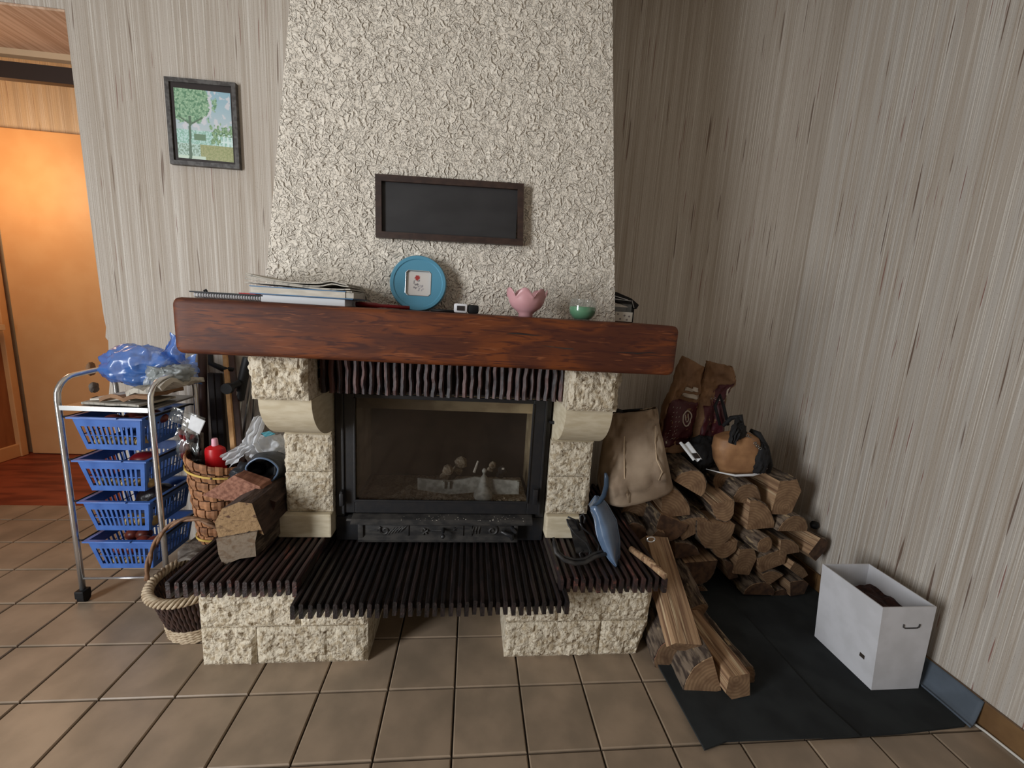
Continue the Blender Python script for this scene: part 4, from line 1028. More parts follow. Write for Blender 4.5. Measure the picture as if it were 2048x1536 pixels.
# ------------------------------------------------------------------ trolley with baskets
tx0, tx1, ty0, ty1 = -1.447, -1.142, .430, .675
tr_ = thing('kitchen_trolley', 'chrome wheeled trolley holding four blue baskets at the left', 'trolley', ((tx0+tx1)/2, (ty0+ty1)/2, 0))
for x in (tx0, tx1):
    pts = [(x, ty0, .045), (x, ty0, .40), (x, ty0, .80)]
    for i in range(1, 7): a = PI/2*i/6; pts.append((x, ty0+.075*(1-math.cos(a)), .805+.075*math.sin(a)))
    pts += [(x, ty1-.075, .885)]
    for i in range(1, 7): a = PI/2*i/6; pts.append((x, ty1-.075+.075*math.sin(a), .81+.075*math.cos(a)))
    pts += [(x, ty1, .4), (x, ty1, .045)]
    b = B().tube(pts, .0095, 14); obj('side_tube', b, m_chrome, parent=tr_, smooth=True)
    for y in (ty0, ty1):
        w_ = B(); w_.box((x-.016, y-.020, .020), (x+.016, y+.016, .052), bev=.004); cs = obj('caster', w_, m_black, parent=tr_)
        w2 = B(); w2.tube([(x-.012, y, .0165), (x+.012, y, .0165)], .0165, 16); obj('wheel', w2, m_black, parent=cs, smooth='auto')
b = B()
for y in (ty0, ty1): b.tube([(tx0, y, .098), (tx1, y, .098)], .0045, 8)
obj('cross_rung', b, m_chrome, parent=tr_, smooth=True)
b = B(); b.box((tx0+.004, ty0-.004, .770), (tx1-.002, ty1+.004, .777), bev=.002); b.box((tx0+.004, ty0-.006, .764), (tx1-.002, ty0-.002, .782), bev=.001)
obj('top_tray', b, m_steel, parent=tr_)
levels = [.742, .580, .418, .258]
for z in levels:
    b = B()
    for x, s in ((tx0, 1), (tx1, -1)): b.tube([(x, ty0, z-.004), (x+s*.022, ty0+.005, z-.002), (x+s*.022, ty1-.005, z-.002), (x, ty1, z-.004)], .004, 6)
    obj('runner', b, m_black, parent=tr_, smooth=True)
blab = ['topmost blue slotted basket of the trolley, holding red packets', 'second blue basket from the top of the trolley', 'third blue basket from the top of the trolley', 'lowest blue basket of the trolley, holding onions']
def basket(zt, label):
    o = thing('plastic_basket', label, 'basket', ((tx0+tx1)/2, (ty0+ty1)/2, zt-.128), 'blue baskets in the trolley')
    X0, X1, Y0, Y1 = tx0+.028, tx1-.026, ty0-.012, ty1+.0
    i0, i1, j0, j1 = X0+.034, X1-.034, Y0+.030, Y1-.022; zb = zt-.128
    def P(fx, fy, t):                        # t 0 bottom .. 1 top ; fx,fy in 0..1
        e = .012
        xa, xb = i0+(X0+e-i0)*t, i1+(X1-e-i1)*t; ya, yb = j0+(Y0+e-j0)*t, j1+(Y1-e-j1)*t
        return Vector((xa+(xb-xa)*fx, ya+(yb-ya)*fy, zb+(zt-.004-zb)*t))
    b = B()
    def wall(f, n):
        def q(s0, s1, t0, t1, nrm=.0024):
            a = [f(s0, t0), f(s1, t0), f(s1, t1), f(s0, t1)]; nn = (a[1]-a[0]).cross(a[3]-a[0]).normalized()*nrm
            b.add(a+[p+nn for p in a], [(0, 1, 2, 3), (4, 7, 6, 5), (0, 4, 5, 1), (1, 5, 6, 2), (2, 6, 7, 3), (3, 7, 4, 0)])
        q(0, 1, 0, .17); q(0, 1, .74, 1.0); w_ = 1/n
        q(0, .07, .17, .74); q(.93, 1, .17, .74)
        for k in range(n-1): c = .07+.86*(k+1)/n; q(c-.018, c+.018, .17, .74)
        q(.07, .93, .44, .47, .001)
    wall(lambda s, t: P(s, 0, t), 11); wall(lambda s, t: P(1-s, 1, t), 11); wall(lambda s, t: P(0, 1-s, t), 10); wall(lambda s, t: P(1, s, t), 10)
    a = [P(0, 0, 0), P(1, 0, 0), P(1, 1, 0), P(0, 1, 0)]; b.add(a+[p+Vector((0, 0, .002)) for p in a], [(0, 3, 2, 1), (4, 5, 6, 7)])
    obj('slotted_body', b, m_blue, parent=o)
    b = B(); c = [(X0, Y0), (X1, Y0), (X1, Y1), (X0, Y1)]; e = .014
    ci = [(X0+e, Y0+e), (X1-e, Y0+e), (X1-e, Y1-e), (X0+e, Y1-e)]
    vs = [(x, y, zt-.006) for x, y in c]+[(x, y, zt) for x, y in c]+[(x, y, zt) for x, y in ci]+[(x, y, zt-.004) for x, y in ci]
    fs = [(r*4+k, r*4+(k+1) % 4, ((r+1) % 4)*4+(k+1) % 4, ((r+1) % 4)*4+k) for r in range(4) for k in range(4)]
    b.add(vs, fs); b.box((X0+.05, Y0-.006, zt-.003), (X1-.08, Y0+.004, zt+.003), bev=.001); obj('rim', b, m_blue, parent=o)
    return (i0, i1, j0, j1, zb)
def lump(name, c, r, m_, lab, cat, grp=None, sx=1., sz=1., amp=.12):
    sd = random.random()*50; n = 14; b = B()
    pr = [(math.sin(PI*j/8)*r, -math.cos(PI*j/8)*r*sz) for j in range(9)]
    b.lathe(pr, c, n, sx=sx, fn=lambda a, t: 1+amp*noise.noise(Vector((math.cos(a)*1.6+sd, math.sin(a)*1.6, t*3))))
    return obj(name, b, m_, smooth=True, label=lab, category=cat, group=grp)
for k, (zt, lb) in enumerate(zip(levels, blab)):
    i0, i1, j0, j1, zb = basket(zt, lb)
    if k == 0:
        for q in range(5): lump('packet', (i0+.04+q*.030+.02, j0+.05+(q % 3)*.05, zt-.030-.004*(q % 2)), .030, m_veg, 'crumpled red-brown packet in the topmost basket of the trolley', 'packet', 'red-brown packets in the topmost basket', 1.2, .75)
        for q in range(4): lump('potato', (i0+.030+q*.046, j0+.026, zb+.026), .021, m_potato, 'pale potato behind the slots of the topmost basket', 'potato', 'potatoes in the topmost basket', 1.1)
    if k == 1:
        lump('red_packet', (i1-.035, j0+.06, zt-.018), .042, m_darkred, 'dark red packet at the right of the second basket', 'packet', None, 1.1, .55)
        for q in range(5): lump('potato', (i0+.020+q*.041, j0+.024+.004*(q % 2), zb+.022), .0195, m_potato, 'pale potato behind the slots of the second basket', 'potato', 'potatoes in the second basket', 1.1)
    if k == 2:
        for q in range(3): lump('potato', (i0+.100+q*.040, j0+.026, zb+.030), .024, m_potato, 'pale potato behind the slots of the third basket', 'potato', 'potatoes in the third basket')
        lump('dark_bag', (i1-.05, j0+.12, zt-.045), .062, m_shallot, 'dark plastic bag filling the rear of the third basket', 'bag', None, 1.1, .8, .3)
    if k == 3:
        for q in range(6): lump('onion', (i0+.050+(q % 4)*.040, j0+.035+.06*(q//4), zt-.040-(.022 if q < 2 else 0)), .028, m_veg, 'brown-red onion in the lowest basket of the trolley', 'onion', 'onions in the lowest basket', 1., .9, .05)
        for q in range(4): lump('potato', (i0+.040+q*.042, j0+.022, zb+.020), .0175, m_potato, 'pale potato behind the slots of the lowest basket', 'potato', 'potatoes in the lowest basket')
# paper on the tray
def leaf(name, poly, z, th, m_, lab, cat, curl=.0, seed=1, n=8):
    """flat paper thing: poly are 4 floor-plan corners"""
    p = [Vector((*q, 0)) for q in poly]; b = B()
    def fn(u, v):
        q = (p[0]*(1-u)+p[1]*u)*(1-v)+(p[3]*(1-u)+p[2]*u)*v
        return (q.x, q.y, z+curl*(abs(noise.noise(Vector((u*2+seed, v*2, seed))))+u*u*.6))
    b.grid(fn, n, n); return obj(name, b, m_, sol=th, label=lab, category=cat)
leaf('newspaper', [(-1.40, .462), (-1.19, .440), (-1.17, .60), (-1.38, .62)], .783, .008, m_news, 'folded newspaper lying lowest on the trolley top', 'newspaper', .004, 2)
leaf('envelope', [(-1.38, .475), (-1.24, .47), (-1.22, .60), (-1.37, .61)], .795, .006, m_paper, 'pale envelope on the newspaper on the trolley top', 'envelope', .006, 3)
leaf('newspaper', [(-1.33, .452), (-1.16, .442), (-1.15, .62), (-1.24, .64)], .800, .014, m_kraft, 'tan folded paper wedge nearest the right tube of the trolley', 'newspaper', .028, 5)
leaf('newspaper', [(-1.245, .46), (-1.12, .455), (-1.10, .67), (-1.22, .67)], .822, .018, m_news, 'grey newspaper fold bulging over the right trolley rail', 'newspaper', .045, 8)
def crumple(name, c, dims, m_, lab, cat, amp=.35, seed=0, ex=.8, n=44, rot=0., sc=3.2, parent=None, fold=.0):
    sd = Vector((seed*7.1, seed*3.3, seed)); b = B(); vs = []
    Mr = Matrix.Rotation(rot, 3, 'Z')
    def f(u, v):
        a = 2*PI*u; t = PI*(v*.996+.002); d = Vector((math.cos(a)*math.sin(t), math.sin(a)*math.sin(t), -math.cos(t)))
        d = Vector([math.copysign(abs(x)**ex, x) for x in d])
        nn = noise.fractal(d*sc+sd, .8, 2.2, 4); rg = abs(noise.noise(d*sc*1.3+sd*2))
        k = 1+amp*nn-fold*rg
        return Vector(c)+Mr @ Vector((d.x*dims[0]*k, d.y*dims[1]*k, d.z*dims[2]*k))
    b.grid(f, n, n//2, wrap=True)
    return obj(name, b, m_, smooth=True, label=lab, category=cat, parent=parent)
bg = crumple('plastic_bag', (-1.305, .62, .905), (.128, .085, .080), m_bluebag, 'blue plastic bag lying on top of the trolley', 'bag', .16, 3, n=80, sc=1.5, fold=.2)
bz = at(352, 690, .64); b = B()
b.grid(lambda u, v: Vector((-1.20+.045*math.cos(2*PI*u)*(1-v*.55)+.035*v, .64+.03*math.sin(2*PI*u)*(1-v*.5), .93+.105*v))+Vector([noise.noise(Vector((u*8, v*4, q*7)))*.016 for q in range(3)]), 30, 12)
obj('bag_knot', b, m_bluebag, parent=bg, smooth=True)
obj('bag_tail', B().grid(lambda u, v: Vector((-1.21+.10*u, .66-.02*v, .83+.12*v))+Vector([noise.noise(Vector((u*5, v*5, q*5)))*.02 for q in range(3)]), 16, 12), m_bluebag, parent=bg, smooth=True)
crumple('black_bag', (-1.275, .625, .865), (.085, .055, .040), m_shallot, 'dark contents showing through the blue bag on the trolley', 'bag', .3, 8, n=40)
crumple('plastic_bag', (-1.165, .585, .880), (.070, .060, .040), m_greybag, 'crumpled greyish white bag on the right of the trolley top', 'bag', .3, 5, n=60, fold=.25, sc=2.2)
b = B().grid(lambda u, v: Vector((-1.245+.06*u+.02*v, .54, .835+.085*v-.02*u))+Vector([noise.noise(Vector((u*3, v*3, q*5)))*.014 for q in range(3)]), 12, 12)
obj('paper_bag', b, m_greybag, smooth=True, label='upright pale paper point in front of the blue bag', category='bag')

# ------------------------------------------------------------------ wicker basket
wk = thing('wicker_basket', 'small wicker basket with arched handle beside the left base stones', 'basket', (-.955, .27, 0))
cb, ct = Vector((-.935, .300, 0)), Vector((-.968, .335, .180)); rb, rt = (.085, .080), (.125, .150)
def wring(t, a, gr=0.):
    c = cb.lerp(ct, t); f = t**.8; rx = rb[0]+(rt[0]-rb[0])*f+gr; ry = rb[1]+(rt[1]-rb[1])*f+gr
    return Vector((c.x+rx*math.cos(a), c.y+ry*math.sin(a), ct.z*t))
b = B()
for k in range(64):
    a = 2*PI*k/64
    b.tube([wring(.10+.85*j/8, a, .002*(1 if (k+j) % 2 else -1)) for j in range(9)], .0052, 6)
obj('brown_weave', b, m_wickdark, parent=wk, smooth=True)
b = B()
for j in range(10):
    t = .02+.26*j/10; gr = .010*(1-j/10)+.004
    b.tube([wring(t, 2*PI*k/72, gr+.0028*math.sin(k*PI/2+j*PI)) for k in range(72)], .0036, 6, closed=True)
obj('pale_foot', b, m_wicklight, parent=wk, smooth=True)
b = B()
for s in range(4):
    pts = []
    for k in range(150):
        a = 2*PI*k/150; ph = a*14+s*PI/2; p = wring(.97, a, .006+.012*math.cos(ph)); p.z += .012*math.sin(ph); pts.append(p)
    b.tube(pts, .0056, 6, closed=True)
obj('braided_rim', b, m_wicklight, parent=wk, smooth=True)
b = B()
for s in range(2):
    pts = []
    for k in range(50):
        t = k/49; a = PI*(1-t); ph = t*26+s*PI; c = Vector((ct.x+.140*math.cos(a)-.01, ct.y-.03+.06*t, .175+.225*math.sin(a)))
        pts.append(c+Vector((math.cos(a)*math.cos(ph), math.sin(ph), math.sin(a)*math.cos(ph)))*.0042)
    b.tube(pts, .0058, 8)
obj('handle', b, m_handle, parent=wk, smooth=True)
b = B().lathe([(.001, .03), (.085, .03), (.10, .07), (.118, .14), (.128, .175)], (0, 0, 0), 30); b.v = [Vector((cb.x+(ct.x-cb.x)*v.z/.185+v.x, cb.y+(ct.y-cb.y)*v.z/.185+v.y*1.1, v.z)) for v in b.v]
obj('inner_lining', b, m_handle, parent=wk, smooth=True)
b = B().tube([(-1.02, .30, .11), (-.99, .33, .17), (-.96, .37, .215), (-.93, .40, .225)], [.006, .007, .006, .006], 8)
obj('blue_strap', b, m_pan, smooth=True, label='blue strap curling out of the wicker basket', category='strap')
leaf('grey_cloth', [(-1.06, .375), (-.905, .345), (-.900, .425), (-1.05, .428)], .205, .01, m_slab, 'grey cloth lying behind the wicker basket', 'cloth', .03, 4)
obj('storage_box', B().box((-1.10, .43, .0), (-.898, .66, .212), bev=.01), m_slab, label='grey box standing behind the wicker basket', category='box')

# ------------------------------------------------------------------ tall bark basket and what stands in it
hb = thing('bark_basket', 'tall basket of woven bark strips with yellow bands behind the left shelf', 'basket', (-.985, .53, .214))
def hring(t, a, g=0.):
    cx = -.990+.006*t; cy = .535-.005*t; rx = .078+.030*t+g; ry = .070+.024*t+g
    top = .352-.028*math.cos(a)*t
    return Vector((cx+rx*math.cos(a), cy+ry*math.sin(a), .214+top*t))
NC, NR = 26, 9
obj('inner_shell', B().grid(lambda u, v: hring(.01+.95*v, 2*PI*u, -.005), 40, 10, wrap=True), m_brownwood, parent=hb, smooth=True)
for i in range(NC):
    for j in range(NR):
        a0, a1 = 2*PI*(i+.03)/NC, 2*PI*(i+.97)/NC; am = (a0+a1)/2
        if math.sin(am) > .35: continue
        if (i+j) % 2: t0, t1 = j/NR+.003, (j+1)/NR-.003
        else: t0, t1 = j/NR+.012, (j+1)/NR-.012
        g = .0035 if (i+j) % 2 else .0
        b = B(); vs = []
        for (a, t, gg) in ((a0, t0, g-.002), (am, t0, g), (a1, t0, g-.002), (a1, (t0+t1)/2, g+.001), (a1, t1, g-.002), (am, t1, g), (a0, t1, g-.002), (a0, (t0+t1)/2, g+.001)): vs.append(hring(t, a, gg))
        vs.append(hring((t0+t1)/2, am, g+.004)); vs += [hring(t_, a_, -.003) for a_, t_ in ((a0, t0), (am, t0), (a1, t0), (a1, (t0+t1)/2), (a1, t1), (am, t1), (a0, t1), (a0, (t0+t1)/2))]
        fs = [(q, (q+1) % 8, 8) for q in range(8)]+[(q, 9+q, 9+(q+1) % 8, (q+1) % 8) for q in range(8)]
        obj('bark_strip', b.add(vs, fs), m_chip, parent=hb)
for t in (.07, .86):
    b = B(); vs = []; n = 40
    for k in range(n): 
        a = 2*PI*k/n; vs += [hring(t-.011, a, .006), hring(t+.011, a, .006), hring(t+.011, a, .0095), hring(t-.011, a, .0095)]
    b.add(vs, [(k*4+q, k*4+(q+1) % 4, ((k+1) % n)*4+(q+1) % 4, ((k+1) % n)*4+q) for k in range(n) for q in range(4)])
    bd = obj('yellow_band', b, m_band, parent=hb)
    b = B(); p = hring(t, -PI*.42, .010); b.lathe([(.004, 0), (.003, .002), (0, .003)], (0, 0, 0), 8, mat=Matrix.Rotation(PI/2, 4, 'X')); b.v = [v+p for v in b.v]
    obj('nail', b, m_irondull, parent=bd)
def stick(name, p0, p1, Y0, Y1, r, m_, lab, cat, r1=None, n=10):
    a, c = at(*p0, Y0), at(*p1, Y1); b = B().tube([a, a.lerp(c, .5), c], [r, r, r1 or r], n); return obj(name, b, m_, smooth=True, label=lab, category=cat)
# board
a, c = at(447, 705, .84), at(466, 925, .57)
b = B(); vs = []
for p in (a, c): vs += [(p.x, p.y-.01, p.z), (p.x+.017, p.y-.01, p.z), (p.x+.022, p.y+.03, p.z), (p.x+.004, p.y+.03, p.z)]
b.add(vs, [(0, 1, 2, 3), (7, 6, 5, 4), (0, 4, 5, 1), (1, 5, 6, 2), (2, 6, 7, 3), (3, 7, 4, 0)])
bat = obj('pine_batten', b, m_pine, label='pale pine batten standing in the bark basket under the beam', category='board')
b = B(); vs = []
for p in (a, c): vs += [(p.x+.018, p.y+.000, p.z), (p.x+.040, p.y+.002, p.z), (p.x+.040, p.y+.016, p.z), (p.x+.018, p.y+.016, p.z)]
b.add(vs, [(0, 1, 2, 3), (7, 6, 5, 4), (0, 4, 5, 1), (1, 5, 6, 2), (2, 6, 7, 3), (3, 7, 4, 0)])
obj('brown_shaded_edge', b, m_brownwood, parent=bat)  # side face of the batten, its shade put into the dark brown colour
stick('wooden_pole', (404, 700), (408, 905), .84, .80, .017, m_brownwood, 'dark red wooden pole left of the pine batten under the beam', 'pole', .02)
b = B(); a, c = at(418, 745, .84), at(452, 905, .83); b.box((a.x, .825, c.z), (c.x, .845, a.z), bev=.004); b.box((a.x+.008, .82, c.z), (a.x+.03, .826, a.z), bev=.002)
obj('dark_board', b, m_frame2, label='dark brown board between the red pole and the pine batten', category='board')
b = B(); a = at(428, 712, .80); b.tube([(a.x-.02, .81, a.z+.02), (a.x-.015, .80, a.z-.035), (a.x+.035, .795, a.z-.055), (a.x+.08, .80, a.z-.06)], [.010, .012, .013, .010], 10)
obj('black_bracket', b, m_black, smooth=True, label='black curved bracket high behind the pine batten', category='bracket')
sh = thing('shovel', 'shovel with black D-grip and aluminium shaft standing under the beam', 'shovel', (-1.0, .78, .3))
a, c = at(480, 796, .74), at(466, 915, .74); obj('shaft', B().tube([a+Vector((.001, 0, .03)), c], .0135, 14), m_steel, parent=sh, smooth=True)
b = B(); p0, p1, p2 = at(497, 716, .76), at(485, 762, .75), at(480, 800, .74); b.tube([p0, p1, p2], [.022, .020, .0165], 14)
g0, g1 = at(478, 766, .73), at(455, 777, .68); b.tube([g0, g0.lerp(g1, .5), g1], [.015, .014, .018], 14)
b.tube([g1+Vector((0, .012, 0)), g1-Vector((0, .010, 0))], .023, 20); obj('grip', b, m_black, parent=sh, smooth='auto')
stick('metal_rod', (503, 760), (482, 900), .80, .78, .006, m_steel, 'thin bright metal rod right of the shovel shaft', 'rod', .005)
stick('metal_rod', (514, 745), (500, 900), .82, .82, .005, m_steel, 'slanting grey metal rod nearest the left pillar', 'rod', .005)
stick('metal_rod', (472, 800), (462, 900), .80, .79, .004, m_darkred, 'thin reddish rod left of the shovel shaft', 'rod', .004)
b = B(); a = at(489, 710, .85); b.box((a.x-.03, .845, a.z-.05), (a.x+.03, .86, a.z+.04)); 
# red bottle with pink cap
rb_ = at(433, 935, .52); bt = thing('squeeze_bottle', 'red squeeze bottle with pink cap standing in the bark basket', 'bottle', (rb_.x, .52, .47))
s = mpp(rb_); W = 18*s
pr = [(0, -.10), (W*.9, -.10), (W, -.09), (W, .040), (W*.93, .052), (W*.6, .060), (W*.32, .064), (0, .064)]
zc = at(433, 921, .52).z
obj('bottle_body', B().lathe(pr, (rb_.x, .52, zc-.0), 28, sy=.75, fn=lambda a, t: 1+.06*abs(math.cos(2*a))), m_red, parent=bt, smooth='auto')
obj('cap', B().lathe([(W*.33, .062), (W*.30, .088), (W*.24, .092), (0, .092)], (rb_.x, .52, zc), 14), m_pinkcap, parent=bt, smooth='auto')
# clear package hanging from the trolley side
cp = thing('clear_package', 'crinkled clear plastic packet with white label hanging right of the trolley', 'packet', at(372, 880, .52))
def quad3(px, Y, th, m_, name, parent, amp=.006, n=10):
    P = [at(x, y, Y+dy) for x, y, dy in px]
    b = B().grid(lambda u, v: (P[0]*(1-u)+P[1]*u)*(1-v)+(P[3]*(1-u)+P[2]*u)*v+Vector((0, 1, .3))*noise.noise(Vector((u*4, v*4, px[0][0])))*amp, n, n)
    return obj(name, b, m_, parent=parent, smooth=True, sol=th)
quad3([(336, 838, 0), (398, 868, 0), (411, 836, .02), (345, 812, .02)], .50, .001, m_clear, 'clear_header', cp)
quad3([(376, 856, 0), (399, 869, 0), (411, 842, 0), (382, 829, 0)], .497, .0008, m_label, 'white_label', cp, .001)
quad3([(350, 850, .01), (395, 868, .01), (402, 925, .03), (352, 915, .03)], .505, .001, m_clear, 'clear_pouch', cp, .03)
quad3([(360, 858, .02), (378, 866, .02), (380, 918, .04), (362, 912, .04)], .515, .012, m_darkred, 'red_contents', cp, .02)
quad3([(378, 868, .02), (396, 872, .02), (404, 930, .04), (384, 926, .04)], .515, .010, m_shallot, 'dark_contents', cp, .02)
stick('grey_hose', (402, 866), (404, 925), .56, .55, .008, m_slab, 'grey curved hose standing left of the red bottle', 'hose')

# white bag and black boot behind the left logs
wb = crumple('plastic_bag', (at(537, 892, .52).x, .52, at(537, 896, .52).z), (.072, .06, .055), m_whitebag, 'white plastic bag stuffed behind the left pillar', 'bag', .25, 6, n=64, fold=.25, sc=2.2)
def ribbon(pts, w0, w1, m_, name, parent, seed=0):
    P = [Vector(p) for p in pts]; n = len(P)-1
    def f(u, v):
        k = min(int(v*n), n-1); t = v*n-k; c = P[k].lerp(P[k+1], t); w_ = w0+(w1-w0)*v; d = (P[k+1]-P[k]).normalized(); s = d.cross(Vector((0, 1, 0))).normalized()
        ph = (u-.5)*2; return c+s*ph*w_+Vector((0, -1, 0))*.018*abs(math.sin(u*9+seed))+Vector([noise.noise(Vector((u*5, v*5, q*3+seed)))*.008 for q in range(3)])
    return obj(name, B().grid(f, 22, 22), m_, parent=parent, smooth=True)
ribbon([at(524, 832, .50), at(512, 862, .47), at(503, 885, .45), at(512, 905, .45)], .022, .030, m_whitebag, 'twisted_neck', wb, 1)
ribbon([at(500, 888, .44), at(480, 903, .42), at(454, 921, .40)], .018, .026, m_whitebag, 'loose_end', wb, 2)
quad3([(522, 866, 0), (538, 862, 0), (552, 868, 0), (530, 874, 0)], .462, .0008, m_teal, 'teal_print', wb, .002)
bo = thing('rubber_boot', 'black rubber boot lying on the left shelf, opening towards the room', 'boot', at(520, 990, .42))
c0 = at(525, 940, .35)
def bf(u, v):
    a = 2*PI*u; cc = c0.lerp(Vector((c0.x-.04, .62, .50)), v); fl = 1+.10*noise.noise(Vector((math.cos(a)*2, math.sin(a)*2, v*5)))
    r_ = (.052+.022*math.sin(PI*min(1, v*1.3)))*fl
    return cc+Vector((r_*1.05*math.cos(a), 0, r_*.88*math.sin(a)))
obj('boot_shaft', B().grid(bf, 40, 16, wrap=True), m_rubber, parent=bo, smooth=True, sol=.004)
obj('blue_rim', B().tube([bf(k/40, 0)+Vector((0, -.002, 0)) for k in range(40)], .0036, 8, closed=True), m_pan, parent=bo, smooth=True)
crumple('boot_body', (at(560, 965, .45).x-.005, .47, .47), (.055, .075, .12), m_rubber, None, None, .3, 9, parent=bo)
crumple('boot_foot', (at(492, 948, .44).x, .46, at(492, 950, .44).z), (.055, .06, .035), m_rubber, None, None, .35, 12, parent=bo)

# ------------------------------------------------------------------ dustpan and iron on the right shelf
irn = thing('wrought_iron_stand', 'black wrought iron scrolled fire tool stand on the right hearth shelf', 'stand', (.42, .2, .34))
def ip(x, y, Y): return at(x, y, Y)
b = B()
b.tube([ip(1162, 1045, .20), ip(1160, 1032, .20), ip(1166, 1028, .20), ip(1170, 1036, .19), ip(1168, 1046, .19)], .0035, 8)
b.tube([ip(1134, 1038, .21), ip(1137, 1050, .20), ip(1150, 1068, .18), ip(1172, 1086, .17), ip(1181, 1102, .16), ip(1176, 1116, .16), ip(1163, 1119, .16), ip(1159, 1107, .165), ip(1167, 1100, .17)], .0035, 8)
b.tube([ip(1160, 1046, .20), ip(1165, 1056, .20), ip(1186, 1072, .20), ip(1198, 1090, .20), ip(1196, 1108, .19), ip(1184, 1112, .18)], .0035, 8)
b.tube([ip(1146, 1066, .24), ip(1158, 1060, .22), ip(1150, 1040, .21), ip(1136, 1034, .21)], .0035, 8)
obj('scroll_bars', b, m_iron, parent=irn, smooth=True)
b = B(); P = [ip(1136, 1040, .22), ip(1158, 1040, .22), ip(1186, 1108, .22), ip(1154, 1112, .22)]
b.prism([(p.x, p.z) for p in P], .222, .226)
obj('back_plate', b, m_irondull, parent=irn)
b = B(); arc = [ip(1108, 1082, .15), ip(1112, 1105, .125), ip(1128, 1120, .11), ip(1150, 1127, .105), ip(1170, 1125, .11), ip(1190, 1114, .13), ip(1210, 1108, .15)]
for p in arc: p.z = max(p.z, .346)
b.tube(arc, .0075, 8); b.tube([p+Vector((0, .012, .006)) for p in arc], .005, 8)
obj('base_ring', b, m_irondull, parent=irn, smooth=True)
dp = thing('dustpan', 'slate blue dustpan leaning upright on the right hearth shelf', 'dustpan', (.53, .15, .345))
out = [(1178, 1010), (1192, 990), (1212, 1005), (1232, 1040), (1239, 1080), (1239, 1112), (1235, 1132)]
inn_ = [(1182, 1020), (1190, 1040), (1192, 1058), (1196, 1075), (1206, 1098), (1218, 1118), (1232, 1133)]
n = 24
def lerp_l(l, t):
    k = min(int(t*(len(l)-1)), len(l)-2); f = t*(len(l)-1)-k; return (l[k][0]*(1-f)+l[k+1][0]*f, l[k][1]*(1-f)+l[k+1][1]*f)
def pan(u, v):
    a, c = lerp_l(inn_, v), lerp_l(out, v); x, y = a[0]*(1-u)+c[0]*u, a[1]*(1-u)+c[1]*u
    return at(x, y, .13+.09*(1-v)-.035*math.sin(PI*u)+.05*u)
obj('pan', B().grid(pan, 16, 28), m_pan, parent=dp, smooth=True, sol=.003)
obj('rim_fold', B().tube([pan(0, k/20) for k in range(21)], .0035, 8).tube([pan(1, k/20) for k in range(21)], .0030, 8), m_pan, parent=dp, smooth=True)
b = B().tube([at(1187, 1012, .21), at(1200, 1003, .19), at(1208, 990, .17), at(1213, 970, .155), at(1213, 955, .15), at(1211, 946, .15)], [.006, .008, .009, .009, .008, .004], 10)
obj('handle', b, mat('slate_handle', (50, 66, 84), .4), parent=dp, smooth=True)

# ------------------------------------------------------------------ sacks and handbag on the pile
sk = thing('jute_sack', 'tan cloth sack standing on the left end of the log pile', 'sack', at(1262, 985, .58))
def sack_f(u, v):
    """front closed surface mapped from photo outline at depth .5"""
    a = 2*PI*u
    Lx = lerp_l([(1206, 998), (1197, 960), (1203, 915), (1210, 870), (1222, 828)], v); Rx = lerp_l([(1338, 962), (1332, 925), (1324, 885), (1316, 845), (1312, 814)], v)
    s = (math.copysign(abs(math.cos(a))**.55, math.cos(a))+1)/2
    x = Lx[0]*(1-s)+Rx[0]*s; y = Lx[1]*(1-s)+Rx[1]*s
    dep = (.105*(1-v)**.7+.006)*math.sin(a); p = at(x, y, .50)
    p.y += dep; p += Vector((.3, 1, 0))*(noise.fractal(Vector((s*3, v*2.5, 1+(math.sin(a) > 0))), .8, 2.2, 4)*.042*min(1, v*5+.2))
    p.z += noise.noise(Vector((u*5, v*2, 4)))*.006
    return p
obj('sack_body', B().grid(sack_f, 64, 36, wrap=True), m_jute, parent=sk, smooth=True, sol=.003)
bot = B(); rr = [sack_f(k/64, 0) for k in range(64)]; cc = sum(rr, Vector())/64; bot.add(rr+[cc], [(k, (k+1) % 64, 64) for k in range(64)]); obj('sack_bottom', bot, m_jute, parent=sk)
def on_sack(pts, off=.006):
    out_ = []
    for x, y in pts:
        v = min(max((985-y)/165, 0), 1); Lx = lerp_l([(1206, 998), (1197, 960), (1203, 915), (1210, 870), (1222, 828)], v)[0]; Rx = lerp_l([(1338, 962), (1332, 925), (1324, 885), (1316, 845), (1312, 814)], v)[0]
        s = min(max((x-Lx)/(Rx-Lx), .01), .99); cs = 2*s-1; a = -math.acos(math.copysign(abs(cs)**(1/.55), cs)); out_.append(sack_f((a/(2*PI)) % 1, v)-Vector((0, off, 0)))
    return out_
obj('seam', B().tube(on_sack([(1238, 978), (1234, 930), (1238, 880), (1246, 832)], .008), .0022, 6), m_jutelight, parent=sk, smooth=True)
obj('seam', B().tube(on_sack([(1296, 950), (1304, 935), (1296, 915), (1298, 890), (1302, 860)], .010), .0025, 6), m_jutelight, parent=sk, smooth=True)
b = B().tube([at(1244, 822, .52), at(1262, 820, .50), at(1285, 818, .50)], [.004, .005, .003], 8); b.lathe([(0, -.02), (.02, -.014), (.024, 0), (.018, .014), (0, .02)], at(1236, 826, .52), 12)
obj('sack_tie', b, m_blackcloth, parent=sk, smooth=True)

